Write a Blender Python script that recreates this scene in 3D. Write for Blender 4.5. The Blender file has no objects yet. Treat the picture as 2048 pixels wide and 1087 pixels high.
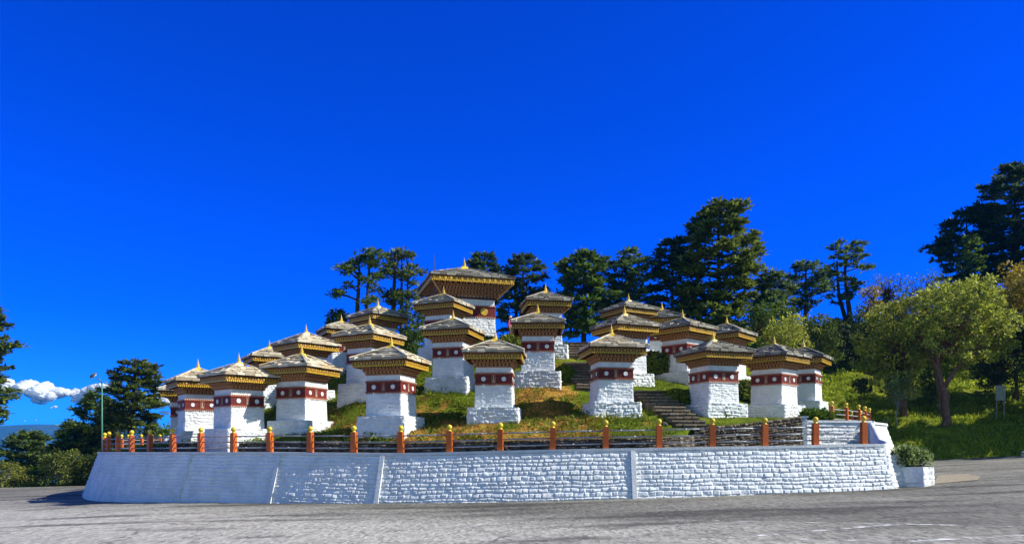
import bpy, bmesh, math, random
import numpy as np
from mathutils import Vector, Matrix

random.seed(7)
rng = np.random.default_rng(11)
SC = bpy.context.scene
COL = SC.collection
F, CX, HZ = 1480.0, 1024.0, 893.0          # focal length, centre column and horizon row of the 2048 px photograph
PI = math.pi


def PX(px, y): return (px - CX) / F * y                # world X of a column at depth y
def PZ(py, y): return (HZ - py) / F * y                # world Z of a row at depth y (camera at z = 0)


# ------------------------------------------------------------------ noise
def _h(ix, iy, seed):
    n = (ix.astype(np.int64) * 374761393 + iy.astype(np.int64) * 668265263 + seed * 974711) & 0xffffffff
    n = ((n ^ (n >> 13)) * 1274126177) & 0xffffffff
    return ((n ^ (n >> 16)) & 0xffff) / 65535.0


def vnoise(x, y, seed=0):
    x = np.asarray(x, float); y = np.asarray(y, float)
    ix = np.floor(x); iy = np.floor(y); fx = x - ix; fy = y - iy
    fx = fx * fx * (3 - 2 * fx); fy = fy * fy * (3 - 2 * fy)
    a = _h(ix, iy, seed); b = _h(ix + 1, iy, seed); c = _h(ix, iy + 1, seed); d = _h(ix + 1, iy + 1, seed)
    return (a + (b - a) * fx) * (1 - fy) + (c + (d - c) * fx) * fy


def fbm(x, y, seed=0, o=4):
    r = 0; a = .5; s = 1
    for k in range(o):
        r = r + a * vnoise(np.asarray(x) * s, np.asarray(y) * s, seed + k); a *= .5; s *= 2.03
    return r / (1 - .5 ** o)


def sstep(a, b, x):
    t = np.clip((np.asarray(x, float) - a) / (b - a), 0, 1)
    return t * t * (3 - 2 * t)


# ------------------------------------------------------------------ scene graph helpers
def tag(o, label=None, cat=None, group=None, kind=None):
    if label: o['label'] = label
    if cat: o['category'] = cat
    if group: o['group'] = group
    if kind: o['kind'] = kind
    return o


def empty(name, loc=(0, 0, 0), rz=0.0, label=None, cat=None, group=None):
    o = bpy.data.objects.new(name, None)
    COL.objects.link(o)
    o.location = loc; o.rotation_euler = (0, 0, rz); o.empty_display_size = .3
    return tag(o, label, cat, group)


def link_mesh(name, me, mat=None, parent=None):
    o = bpy.data.objects.new(name, me)
    COL.objects.link(o)
    if mat is not None:
        for m in (mat if isinstance(mat, (list, tuple)) else [mat]): me.materials.append(m)
    if parent is not None: o.parent = parent
    return o


def copy_tree(o, parent=None):
    c = o.copy(); COL.objects.link(c)
    if parent is not None: c.parent = parent
    for ch in list(o.children): copy_tree(ch, c)
    return c


def np_mesh(name, V, Q, tint=None, smooth=False, mats=None):
    """mesh from numpy arrays; Q is (n,k) with equal-size faces; tint is a per-vertex float attribute"""
    V = np.ascontiguousarray(V, dtype=np.float32); Q = np.ascontiguousarray(Q, dtype=np.int32)
    me = bpy.data.meshes.new(name)
    n, k = Q.shape
    me.vertices.add(len(V)); me.vertices.foreach_set('co', V.ravel())
    me.loops.add(n * k); me.loops.foreach_set('vertex_index', Q.ravel())
    me.polygons.add(n)
    me.polygons.foreach_set('loop_start', np.arange(0, n * k, k, dtype=np.int32))
    me.polygons.foreach_set('loop_total', np.full(n, k, dtype=np.int32))
    if smooth: me.polygons.foreach_set('use_smooth', np.ones(n, dtype=bool))
    if mats is not None: me.polygons.foreach_set('material_index', np.ascontiguousarray(mats, dtype=np.int32))
    if tint is not None:
        at = me.attributes.new('tint', 'FLOAT', 'POINT')
        at.data.foreach_set('value', np.ascontiguousarray(tint, dtype=np.float32))
    me.update(calc_edges=True)
    return me


class MB:
    """collects shapes, then links them as one mesh object"""
    def __init__(s): s.v = []; s.f = []; s.mi = []; s.t = []

    def add(s, vs, fs, mi=0, t=.5):
        b = len(s.v); s.v += [tuple(v) for v in vs]; s.t += [t] * len(vs)
        for f in fs: s.f.append([i + b for i in f]); s.mi.append(mi)

    def box(s, x0, x1, y0, y1, z0, z1, M=None, mi=0, t=.5, taper=0.0):
        a = taper
        vs = [(x0, y0, z0), (x1, y0, z0), (x1, y1, z0), (x0, y1, z0),
              (x0 + a, y0 + a, z1), (x1 - a, y0 + a, z1), (x1 - a, y1 - a, z1), (x0 + a, y1 - a, z1)]
        if M is not None: vs = [M @ Vector(v) for v in vs]
        s.add(vs, [(3, 2, 1, 0), (4, 5, 6, 7), (0, 1, 5, 4), (1, 2, 6, 5), (2, 3, 7, 6), (3, 0, 4, 7)], mi, t)

    def lathe(s, prof, n=12, c=(0, 0, 0), M=None, mi=0, t=.5):
        vs = []; fs = []
        for r, z in prof:
            for k in range(n):
                a = 2 * PI * k / n
                p = Vector((c[0] + r * math.cos(a), c[1] + r * math.sin(a), c[2] + z))
                vs.append(M @ p if M is not None else p)
        m = len(prof)
        for j in range(m - 1):
            for k in range(n):
                fs.append((j * n + k, j * n + (k + 1) % n, (j + 1) * n + (k + 1) % n, (j + 1) * n + k))
        fs.append(tuple(range(n))[::-1]); fs.append(tuple((m - 1) * n + k for k in range(n)))
        s.add(vs, fs, mi, t)

    def tube(s, pts, rads, n=6, mi=0, t=.5):
        pts = [Vector(p) for p in pts]; vs = []; fs = []
        for i, p in enumerate(pts):
            d = (pts[min(i + 1, len(pts) - 1)] - pts[max(i - 1, 0)])
            if d.length < 1e-9: d = Vector((0, 0, 1))
            d.normalize()
            u = d.orthogonal().normalized() if abs(d.z) < .999 else Vector((1, 0, 0))
            if abs(d.z) < .9: u = d.cross(Vector((0, 0, 1))).normalized()
            else: u = d.cross(Vector((0, 1, 0))).normalized()
            w = d.cross(u)
            r = rads[i] if isinstance(rads, (list, tuple)) else rads
            for k in range(n):
                a = 2 * PI * k / n
                vs.append(p + (u * math.cos(a) + w * math.sin(a)) * r)
        for j in range(len(pts) - 1):
            for k in range(n):
                fs.append((j * n + k, j * n + (k + 1) % n, (j + 1) * n + (k + 1) % n, (j + 1) * n + k))
        m = len(pts)
        fs.append(tuple(range(n))[::-1]); fs.append(tuple((m - 1) * n + k for k in range(n)))
        s.add(vs, fs, mi, t)

    def mesh(s, name, smooth=False, tint=False):
        me = bpy.data.meshes.new(name)
        me.from_pydata(s.v, [], s.f)
        me.polygons.foreach_set('material_index', s.mi)
        if smooth: me.polygons.foreach_set('use_smooth', [True] * len(s.f))
        if tint:
            at = me.attributes.new('tint', 'FLOAT', 'POINT'); at.data.foreach_set('value', s.t)
        me.update()
        return me

    def build(s, name, mat, parent=None, smooth=False, tint=False):
        return link_mesh(name, s.mesh(name, smooth, tint), mat, parent)


# ------------------------------------------------------------------ materials
class NT:
    def __init__(s, name):
        s.m = bpy.data.materials.new(name); s.m.use_nodes = True
        s.t = s.m.node_tree; s.t.nodes.clear()
        s.out = s.n('ShaderNodeOutputMaterial')

    def n(s, ty, **kw):
        o = s.t.nodes.new(ty)
        for k, v in kw.items(): setattr(o, k, v)
        return o

    def l(s, a, b): s.t.links.new(a, b)

    def coord(s, which='Object'): return s.n('ShaderNodeTexCoord').outputs[which]

    def noise(s, vec, scale, detail=4, rough=.55, dist=0.0):
        o = s.n('ShaderNodeTexNoise'); o.inputs['Scale'].default_value = scale
        o.inputs['Detail'].default_value = detail; o.inputs['Roughness'].default_value = rough
        o.inputs['Distortion'].default_value = dist
        if vec is not None: s.l(vec, o.inputs['Vector'])
        return o.outputs['Fac']

    def mapping(s, vec, scale=(1, 1, 1), loc=(0, 0, 0), rot=(0, 0, 0)):
        o = s.n('ShaderNodeMapping'); o.inputs['Scale'].default_value = scale; o.inputs['Location'].default_value = loc
        o.inputs['Rotation'].default_value = rot
        s.l(vec, o.inputs['Vector']); return o.outputs['Vector']

    def ramp(s, fac, stops, interp='LINEAR'):
        o = s.n('ShaderNodeValToRGB'); r = o.color_ramp; r.interpolation = interp
        while len(r.elements) < len(stops): r.elements.new(.5)
        for e, (p, c) in zip(r.elements, stops):
            e.position = p; e.color = (*c, 1) if len(c) == 3 else c
        s.l(fac, o.inputs['Fac']); return o.outputs['Color']

    def mix(s, fac, a, b, mode='MIX'):
        o = s.n('ShaderNodeMix', data_type='RGBA', blend_type=mode)
        for sock, v in ((o.inputs[0], fac), (o.inputs[6], a), (o.inputs[7], b)):
            if isinstance(v, (int, float)): sock.default_value = v
            elif isinstance(v, tuple): sock.default_value = (*v, 1)
            else: s.l(v, sock)
        return o.outputs[2]

    def math(s, op, a, b=None, clamp=False):
        o = s.n('ShaderNodeMath', operation=op); o.use_clamp = clamp
        for sock, v in ((o.inputs[0], a), (o.inputs[1], b)):
            if v is None: continue
            if isinstance(v, (int, float)): sock.default_value = v
            else: s.l(v, sock)
        return o.outputs[0]

    def attr(s, name='tint'):
        return s.n('ShaderNodeAttribute', attribute_name=name).outputs['Fac']

    def bump(s, h, strength=.5, dist=.02):
        o = s.n('ShaderNodeBump'); o.inputs['Strength'].default_value = strength; o.inputs['Distance'].default_value = dist
        s.l(h, o.inputs['Height']); return o.outputs['Normal']

    def principled(s, color, rough=.8, normal=None, metal=0.0, spec=.3):
        o = s.n('ShaderNodeBsdfPrincipled')
        for key, v in (('Base Color', color), ('Roughness', rough), ('Metallic', metal), ('Specular IOR Level', spec)):
            k = o.inputs[key]
            if isinstance(v, tuple): k.default_value = (*v, 1)
            elif isinstance(v, (int, float)): k.default_value = v
            else: s.l(v, k)
        if normal is not None: s.l(normal, o.inputs['Normal'])
        return o.outputs[0]

    def done(s, shader): s.l(shader, s.out.inputs['Surface']); return s.m


def paint(name, col, var=.25, rough=.6, scale=9.0, bump=.3, dirt=(.2, .15, .1), dirtamt=.25, spec=.3, rnd=0.0):
    t = NT(name); c = t.coord()
    n1 = t.noise(c, scale, 5, .6)
    col2 = tuple(x * (1 - var) for x in col)
    k = t.ramp(n1, [(.3, col2), (.7, col)])
    oi = t.n('ShaderNodeObjectInfo'); hv = t.n('ShaderNodeHueSaturation'); mr = t.n('ShaderNodeMapRange'); mr.inputs[3].default_value = .78; mr.inputs[4].default_value = 1.14
    t.l(oi.outputs['Random'], mr.inputs[0]); t.l(mr.outputs[0], hv.inputs['Value']); t.l(k, hv.inputs['Color']); k = hv.outputs['Color']
    n2 = t.noise(c, scale * .37, 6, .7)
    k = t.mix(t.math('MULTIPLY', t.ramp(n2, [(.52, (0, 0, 0)), (.75, (1, 1, 1))]), dirtamt), k, dirt)
    nm = t.bump(t.noise(c, scale * 4, 3), bump, .01)
    return t.done(t.principled(k, rough, nm, 0, spec))


def whitewash(name, bump=.5, col=(.84, .845, .85), grime=.35, scale=1.0):
    t = NT(name); c = t.coord()
    oi = t.n('ShaderNodeObjectInfo')
    add = t.n('ShaderNodeVectorMath', operation='ADD')
    sc = t.n('ShaderNodeVectorMath', operation='SCALE'); sc.inputs[0].default_value = (37, 11, 23)
    t.l(oi.outputs['Random'], sc.inputs['Scale']); t.l(c, add.inputs[0]); t.l(sc.outputs[0], add.inputs[1])
    v = add.outputs[0]
    n1 = t.noise(v, 2.2 * scale, 6, .65)
    k = t.ramp(n1, [(.35, tuple(x * .82 for x in col)), (.62, col)])
    # worn flecks where the limewash has flaked
    n2 = t.noise(t.mapping(v, (1, 1, 2.6)), 9 * scale, 5, .7)
    k = t.mix(t.math('MULTIPLY', t.ramp(n2, [(.64, (0, 0, 0)), (.72, (1, 1, 1))]), grime), k, (.33, .31, .29))
    # grime runs
    n3 = t.noise(t.mapping(v, (3.5, 3.5, .35)), 2.4 * scale, 4, .6)
    k = t.mix(t.math('MULTIPLY', t.ramp(n3, [(.56, (0, 0, 0)), (.8, (1, 1, 1))]), grime * .8), k, (.42, .41, .38))
    h = t.math('ADD', t.noise(v, 24, 4, .65), t.math('MULTIPLY', t.noise(v, 9, 4), 1.6))
    return t.done(t.principled(k, .85, t.bump(h, bump, .03), 0, .15))


def leafmat(name, dark, light, trans=.3, rough=.55):
    t = NT(name)
    a = t.attr()
    k = t.ramp(a, [(0, dark), (1, light)])
    oi = t.n('ShaderNodeObjectInfo')
    hsv = t.n('ShaderNodeHueSaturation')
    mr = t.n('ShaderNodeMapRange'); mr.inputs[3].default_value = .485; mr.inputs[4].default_value = .515
    t.l(oi.outputs['Random'], mr.inputs[0]); t.l(mr.outputs[0], hsv.inputs['Hue']); t.l(k, hsv.inputs['Color'])
    k = hsv.outputs['Color']
    p = t.principled(k, rough, None, 0, .25)
    tr = t.n('ShaderNodeBsdfTranslucent'); t.l(k, tr.inputs['Color'])
    m = t.n('ShaderNodeMixShader'); m.inputs[0].default_value = trans
    t.l(p, m.inputs[1]); t.l(tr.outputs[0], m.inputs[2])
    return t.done(m.outputs[0])


def barkmat(name, a, b):
    t = NT(name); c = t.coord()
    n = t.noise(t.mapping(c, (7, 7, 1.6)), 2.0, 6, .7)
    k = t.ramp(n, [(.3, a), (.7, b)])
    return t.done(t.principled(k, .9, t.bump(n, .9, .05), 0, .1))


def slate():
    t = NT('slate'); c = t.coord()
    oi = t.n('ShaderNodeObjectInfo')
    a = t.attr()
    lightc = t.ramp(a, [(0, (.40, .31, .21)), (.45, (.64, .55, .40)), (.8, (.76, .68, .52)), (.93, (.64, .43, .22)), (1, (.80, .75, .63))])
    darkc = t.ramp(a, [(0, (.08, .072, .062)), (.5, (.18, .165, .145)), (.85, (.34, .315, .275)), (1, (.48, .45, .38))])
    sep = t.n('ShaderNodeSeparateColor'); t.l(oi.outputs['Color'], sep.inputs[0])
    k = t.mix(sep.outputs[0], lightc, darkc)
    n = t.noise(c, 6, 6, .7)
    k = t.mix(t.ramp(n, [(.4, (0, 0, 0)), (.75, (.5, .5, .5))]), k, (.09, .085, .07))
    n2 = t.noise(c, 17, 5, .65)
    k = t.mix(t.ramp(n2, [(.58, (0, 0, 0)), (.72, (.6, .6, .6))]), k, (.46, .44, .36))
    return t.done(t.principled(k, .85, t.bump(t.noise(c, 25, 5, .7), .8, .02), 0, .2))


def stonemat(name, stops, bump=.8):
    t = NT(name); c = t.coord(); a = t.attr()
    k = t.ramp(a, stops)
    n = t.noise(c, 9, 6, .7)
    k = t.mix(t.ramp(n, [(.35, (.55, .55, .55)), (.7, (0, 0, 0))]), k, (.05, .045, .035))
    return t.done(t.principled(k, .9, t.bump(t.noise(c, 22, 5, .7), bump, .03), 0, .15))


def metal_pipe():
    t = NT('pipe_paint'); c = t.coord()
    n = t.noise(c, 14, 4, .6)
    k = t.ramp(n, [(.35, (.20, .21, .23)), (.7, (.40, .41, .43))])
    return t.done(t.principled(k, .45, None, .15, .5))


def asphalt():
    t = NT('asphalt'); c = t.coord()
    st = t.noise(t.mapping(c, (.09, .26, 1), rot=(0, 0, .03)), 1.0, 4, .5, .3)
    k = t.ramp(st, [(.30, (.13, .12, .095)), (.42, (.18, .168, .138)), (.56, (.22, .205, .170)), (.74, (.28, .262, .218))])
    # paler, more weathered surfacing towards the left of the forecourt
    sx = t.n('ShaderNodeSeparateXYZ'); t.l(c, sx.inputs[0])
    wl_ = t.math('ADD', t.math('MULTIPLY', sx.outputs['X'], -.045), t.math('MULTIPLY', t.math('SUBTRACT', 24, sx.outputs['Y']), .07))
    wl_ = t.math('ADD', wl_, t.math('MULTIPLY', t.noise(t.mapping(c, (.12, .35, 1), loc=(3, 1, 0)), 1.0, 5, .6), .9))
    k = t.mix(t.math('MULTIPLY', t.ramp(wl_, [(.5, (0, 0, 0)), (1.1, (1, 1, 1))]), .6), k, (.60, .56, .48))
    # oil and tyre darkening in long drawn-out patches
    st2 = t.noise(t.mapping(c, (.12, .55, 1), loc=(4.3, 2.2, 0), rot=(0, 0, -.02)), 1.0, 4, .5)
    k = t.mix(t.math('MULTIPLY', t.ramp(st2, [(.52, (0, 0, 0)), (.62, (1, 1, 1))]), .72), k, (.06, .054, .045))
    # pale dust
    st3 = t.noise(t.mapping(c, (.16, .42, 1), loc=(9, 5, 0)), 1.0, 4, .55)
    k = t.mix(t.math('MULTIPLY', t.ramp(st3, [(.52, (0, 0, 0)), (.74, (1, 1, 1))]), .35), k, (.50, .455, .37))
    vo = t.n('ShaderNodeTexVoronoi'); vo.inputs['Scale'].default_value = 12; t.l(t.mapping(c, (1, .4, 1)), vo.inputs['Vector'])
    k = t.mix(.6, k, t.ramp(vo.outputs['Color'], [(.1, (.30, .30, .30)), (.9, (1.3, 1.3, 1.3))]), 'MULTIPLY')
    g = t.noise(t.mapping(c, (1, .45, 1)), 15, 4, .9)
    k = t.mix(.5, k, t.ramp(g, [(.3, (.30, .30, .30)), (.66, (1.35, 1.35, 1.35))]), 'MULTIPLY')
    # cracks
    v2 = t.n('ShaderNodeTexVoronoi', feature='DISTANCE_TO_EDGE'); v2.inputs['Scale'].default_value = .35
    dn = t.n('ShaderNodeTexNoise'); dn.inputs['Scale'].default_value = 1.3; dn.inputs['Detail'].default_value = 5
    t.l(c, dn.inputs['Vector'])
    cm = t.n('ShaderNodeVectorMath', operation='MULTIPLY_ADD'); t.l(dn.outputs['Color'], cm.inputs[0])
    cm.inputs[1].default_value = (1.6, 1.6, 0); t.l(c, cm.inputs[2]); t.l(cm.outputs[0], v2.inputs['Vector'])
    k = t.mix(t.ramp(v2.outputs['Distance'], [(.0, (.7, .7, .7)), (.012, (0, 0, 0))]), k, (.035, .033, .03))
    h = t.math('ADD', g, vo.outputs['Distance'])
    return t.done(t.principled(k, .85, t.bump(h, .45, .012), 0, .2))


def grassground(name, g1, g2, dry, soil):
    t = NT(name); c = t.coord(); a = t.attr()
    n = t.noise(c, 1.1, 6, .7)
    k = t.ramp(n, [(.3, g1), (.7, g2)])
    n2 = t.noise(c, 2.4, 6, .75)
    f = t.math('ADD', a, t.math('MULTIPLY', t.math('SUBTRACT', n2, .5), 1.3))
    k = t.mix(t.ramp(f, [(.38, (0, 0, 0)), (.62, (1, 1, 1))]), k, t.ramp(t.noise(c, 7, 5, .7), [(.35, soil), (.6, dry)]))
    n3 = t.noise(c, 14, 5, .7)
    k = t.mix(.7, k, t.ramp(n3, [(.3, (.35, .35, .35)), (.7, (1.2, 1.2, 1.2))]), 'MULTIPLY')
    return t.done(t.principled(k, .95, t.bump(n3, 1, .06), 0, .08))


M = {}
M['white'] = whitewash('limewash', .8)
M['whitewall'] = whitewash('wall_limewash', .55, (.83, .84, .855), .5, .6)
M['maroon'] = paint('maroon_paint', (.17, .018, .014), .4, .65, 12)
M['redtrim'] = paint('red_trim', (.36, .075, .03), .3, .65, 12)
M['whitetrim'] = paint('white_trim', (.72, .66, .6), .2, .7, 14)
M['gold'] = paint('gold_paint', (.74, .45, .03), .3, .42, 12, .2, (.3, .12, .02), .4, .5)
M['golddark'] = paint('ochre_paint', (.27, .11, .018), .35, .6, 12)
M['brown'] = paint('brown_timber', (.40, .16, .05), .4, .7, 12)
M['tan'] = paint('tan_timber', (.58, .31, .13), .35, .7, 14)
M['darkrow'] = paint('dark_timber', (.03, .022, .03), .3, .7, 14)
M['figure'] = paint('figure_paint', (.42, .20, .12), .4, .7, 20)
M['slate'] = slate()
M['relief'] = paint('relief_paint', (.50, .34, .24), .3, .7, 20)
M['undercoat'] = paint('roof_timber', (.07, .038, .022), .4, .8, 10)
M['gilt'] = paint('gilt', (.86, .55, .04), .2, .3, 10, .1, (.4, .2, .03), .25, .7)
M['orange'] = paint('orange_post_paint', (.62, .125, .012), .25, .5, 7, .3, (.2, .05, .02), .4, .4)
M['yellow'] = paint('yellow_ball_paint', (.80, .56, .02), .15, .4, 8, .15, (.4, .25, .03), .3, .5)
M['pipe'] = metal_pipe()
M['asphalt'] = asphalt()
M['mound'] = grassground('mound_grass', (.06, .095, .006), (.20, .25, .012), (.54, .30, .05), (.18, .085, .025))
M['slope'] = grassground('slope_grass', (.09, .12, .008), (.34, .36, .02), (.40, .34, .03), (.10, .08, .02))
M['drystone'] = stonemat('dry_stone', [(0, (.05, .037, .026)), (.5, (.155, .12, .085)), (.85, (.27, .21, .15)), (1, (.33, .29, .24))])
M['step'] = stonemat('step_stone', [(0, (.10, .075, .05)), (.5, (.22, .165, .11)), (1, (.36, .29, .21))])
M['coping'] = whitewash('coping_limewash', .35, (.74, .75, .77), .45, .8)
M['concrete'] = stonemat('concrete', [(0, (.40, .33, .23)), (1, (.55, .46, .33))], .3)
M['soilpath'] = stonemat('path_gravel', [(0, (.06, .05, .04)), (1, (.17, .14, .11))])
M['bark'] = barkmat('conifer_bark', (.03, .022, .016), (.10, .075, .055))
M['barkred'] = barkmat('red_bark', (.07, .035, .022), (.32, .19, .13))
M['barkpale'] = barkmat('pale_bark', (.16, .14, .12), (.5, .46, .4))
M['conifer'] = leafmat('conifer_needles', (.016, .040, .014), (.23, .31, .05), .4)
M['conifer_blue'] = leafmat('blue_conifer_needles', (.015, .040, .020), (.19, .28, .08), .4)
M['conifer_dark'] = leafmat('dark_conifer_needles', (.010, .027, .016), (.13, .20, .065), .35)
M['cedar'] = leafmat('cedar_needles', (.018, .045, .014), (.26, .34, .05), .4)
M['leaf_yellow'] = leafmat('yellow_green_leaves', (.09, .11, .008), (.62, .64, .085), .42)
M['leaf_olive'] = leafmat('olive_leaves', (.04, .06, .008), (.27, .29, .045), .35)
M['leaf_gold'] = leafmat('golden_leaves', (.13, .10, .006), (.62, .48, .05), .35)
M['leaf_green'] = leafmat('green_leaves', (.035, .07, .008), (.20, .27, .028), .35)
M['leaf_dark'] = leafmat('dark_shrub_leaves', (.016, .034, .008), (.09, .12, .022), .3)
M['leaf_brown'] = leafmat('autumn_leaves', (.10, .075, .006), (.36, .27, .03), .3)
M['hedge'] = leafmat('hedge_leaves', (.06, .095, .006), (.24, .30, .02), .3)
M['planter_leaf'] = leafmat('planter_leaves', (.05, .09, .014), (.46, .54, .20), .3)
M['blade'] = leafmat('grass_blades', (.06, .105, .006), (.26, .30, .02), .35, .7)
M['bank_blade'] = leafmat('bank_grass_blades', (.11, .17, .008), (.55, .60, .035), .42, .7)
M['blade_dry'] = leafmat('dry_grass_blades', (.20, .095, .02), (.55, .33, .085), .35, .8)
M['lamp_green'] = paint('green_pole_paint', (.07, .23, .15), .2, .5, 6)
M['lamp_grey'] = paint('lamp_housing', (.10, .11, .12), .2, .4, 6)
M['lens'] = paint('lamp_lens', (.75, .78, .75), .1, .2, 6)
M['pink'] = paint('pink_cloth', (.72, .10, .26), .3, .8, 14)
M['trouser'] = paint('brown_cloth', (.17, .09, .08), .3, .8, 14)
M['skin'] = paint('skin', (.46, .27, .19), .15, .6, 10)
M['hair'] = paint('pale_hat', (.78, .70, .56), .2, .8, 14)
M['board'] = paint('board_paint', (.42, .44, .36), .35, .7, 6)
M['rock'] = stonemat('rock', [(0, (.10, .08, .07)), (1, (.22, .18, .16))])
M['line'] = None


# ------------------------------------------------------------------ camera, sun, sky
cam = bpy.data.cameras.new('camera')
cam.lens = F / 2048 * 36; cam.sensor_width = 36
cam.shift_y = (HZ - 543.5) / 2048
cam.clip_start = .1; cam.clip_end = 80000
camo = bpy.data.objects.new('camera', cam); COL.objects.link(camo)
camo.rotation_euler = (PI / 2, 0, 0)
SC.camera = camo

SUN_EL, SUN_AZ = math.radians(39), math.radians(-6)     # azimuth measured from +X towards +Y
sv = Vector((math.cos(SUN_EL) * math.cos(SUN_AZ), math.cos(SUN_EL) * math.sin(SUN_AZ), math.sin(SUN_EL)))
sl = bpy.data.lights.new('sun', 'SUN'); sl.energy = 4.6; sl.angle = math.radians(.5); sl.color = (1, .98, .885)
so = bpy.data.objects.new('sun', sl); COL.objects.link(so)
so.rotation_euler = (-sv).to_track_quat('-Z', 'Y').to_euler()

W = bpy.data.worlds.new('World'); SC.world = W; W.use_nodes = True
wt = W.node_tree; wt.nodes.clear()
wo = wt.nodes.new('ShaderNodeOutputWorld'); bg = wt.nodes.new('ShaderNodeBackground')
sky = wt.nodes.new('ShaderNodeTexSky'); sky.sky_type = 'NISHITA'; sky.sun_disc = False
sky.sun_elevation = SUN_EL; sky.sun_rotation = PI / 2 - SUN_AZ
sky.altitude = 3100; sky.air_density = 1.0; sky.dust_density = .25; sky.ozone_density = 4.0
gm = wt.nodes.new('ShaderNodeGamma'); gm.inputs[1].default_value = 1.0
hs = wt.nodes.new('ShaderNodeHueSaturation'); hs.inputs['Saturation'].default_value = 1.45; hs.inputs['Value'].default_value = 1.0
wb = wt.nodes.new('ShaderNodeVectorMath'); wb.operation = 'MULTIPLY'; wb.inputs[1].default_value = (.045, .405, 1.38)   # the camera's deep blue white balance of the sky
wt.links.new(sky.outputs[0], hs.inputs['Color']); wt.links.new(hs.outputs[0], wb.inputs[0]); 
# deep blue away from the sun, paler on the sunward side
wtc = wt.nodes.new('ShaderNodeTexCoord'); wdot = wt.nodes.new('ShaderNodeVectorMath'); wdot.operation = 'DOT_PRODUCT'
wdot.inputs[1].default_value = (.45, -.89, .05); wt.links.new(wtc.outputs['Generated'], wdot.inputs[0])
wmr = wt.nodes.new('ShaderNodeMapRange'); wmr.interpolation_type = 'SMOOTHSTEP'
wmr.inputs[1].default_value = -.30; wmr.inputs[2].default_value = .45; wt.links.new(wdot.outputs['Value'], wmr.inputs[0])
wps = wt.nodes.new('ShaderNodeVectorMath'); wps.operation = 'MULTIPLY'; wps.inputs[1].default_value = (.74, .88, .78); wt.links.new(sky.outputs[0], wps.inputs[0])
wmx = wt.nodes.new('ShaderNodeMix'); wmx.data_type = 'RGBA'
wt.links.new(wmr.outputs[0], wmx.inputs[0]); wt.links.new(wb.outputs[0], wmx.inputs[6]); wt.links.new(wps.outputs[0], wmx.inputs[7])
wt.links.new(wmx.outputs[2], gm.inputs[0])
wt.links.new(gm.outputs[0], bg.inputs[0]); bg.inputs[1].default_value = .12
wt.links.new(bg.outputs[0], wo.inputs[0])

SC.view_settings.view_transform = 'Standard'; SC.view_settings.look = 'None'
SC.view_settings.exposure = 0.66; SC.view_settings.gamma = 1.0
SC.cycles.use_denoising = True
SC.cycles.max_bounces = 5; SC.cycles.diffuse_bounces = 3; SC.cycles.glossy_bounces = 2
SC.cycles.transmission_bounces = 3; SC.cycles.transparent_max_bounces = 6; SC.cycles.volume_bounces = 0
SC.cycles.caustics_reflective = False; SC.cycles.caustics_refractive = False

# ------------------------------------------------------------------ ring of railing posts, measured from the photograph
RING = [(-22.03, 40.02), (-20.91, 38.40), (-19.65, 36.90), (-18.25, 35.51), (-16.75, 34.24), (-15.16, 33.09), (-13.48, 32.06),
        (-11.73, 31.16), (-9.93, 30.36), (-8.09, 29.68), (-6.21, 29.09), (-4.30, 28.60), (-2.38, 28.20), (-.44, 27.88), (1.52, 27.64),
        (3.48, 27.48), (5.44, 27.39), (7.41, 27.38), (9.37, 27.46), (11.33, 27.64), (13.28, 27.93)]
RTOP = [903, 903, 903, 903, 903, 903, 903, 903, 903, 904, 904.5, 905, 903, 900.5, 898, 896, 894.5, 892.5, 891, 889, 887]
RZ = [PZ(t, p[1]) for t, p in zip(RTOP, RING)]


def gbase(X):
    return np.interp(X, [-70, -45, -22, -14, -9.6, -.4, 13.5, 24, 34, 70], [-3.5, -3.25, -2.74, -2.36, -2.24, -2.03, -1.58, -1.10, -.62, .8])


def ground(X, Y):
    X = np.asarray(X, float); Y = np.asarray(Y, float)
    z = gbase(X)
    rt = sstep(15, 21, X)
    up = np.clip(Y - 50.3, 0, 42)
    z = z + rt * (up * .36 + .5 * sstep(0, 1.2, up) + sstep(0, 4, up) * (fbm(X * .35, Y * .35, 5) - .5) * 1.3
                  + sstep(0, 3, up) * ((fbm(X * 1.3, Y * 1.3, 9) - .5) * .5 + (fbm(X * .22 + Y * .12, Y * .85, 14) - .5) * 1.1))
    lf = 1 - sstep(-12, -2, X)
    dn = np.clip(Y - 57.5, 0, 60)
    z = z - lf * dn * .30
    r = np.hypot(X, Y)
    far = np.clip(r - 115, 0, None)
    return z - 330 * (1 - np.exp(-far / 600.0)) - sstep(0, 40, far) * rt * 6


# stupas: name -> (X, Y, rotation, z of base, slate darkness, label)
def tz(ty, y, h=4.05): return PZ(ty, y) - h


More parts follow.
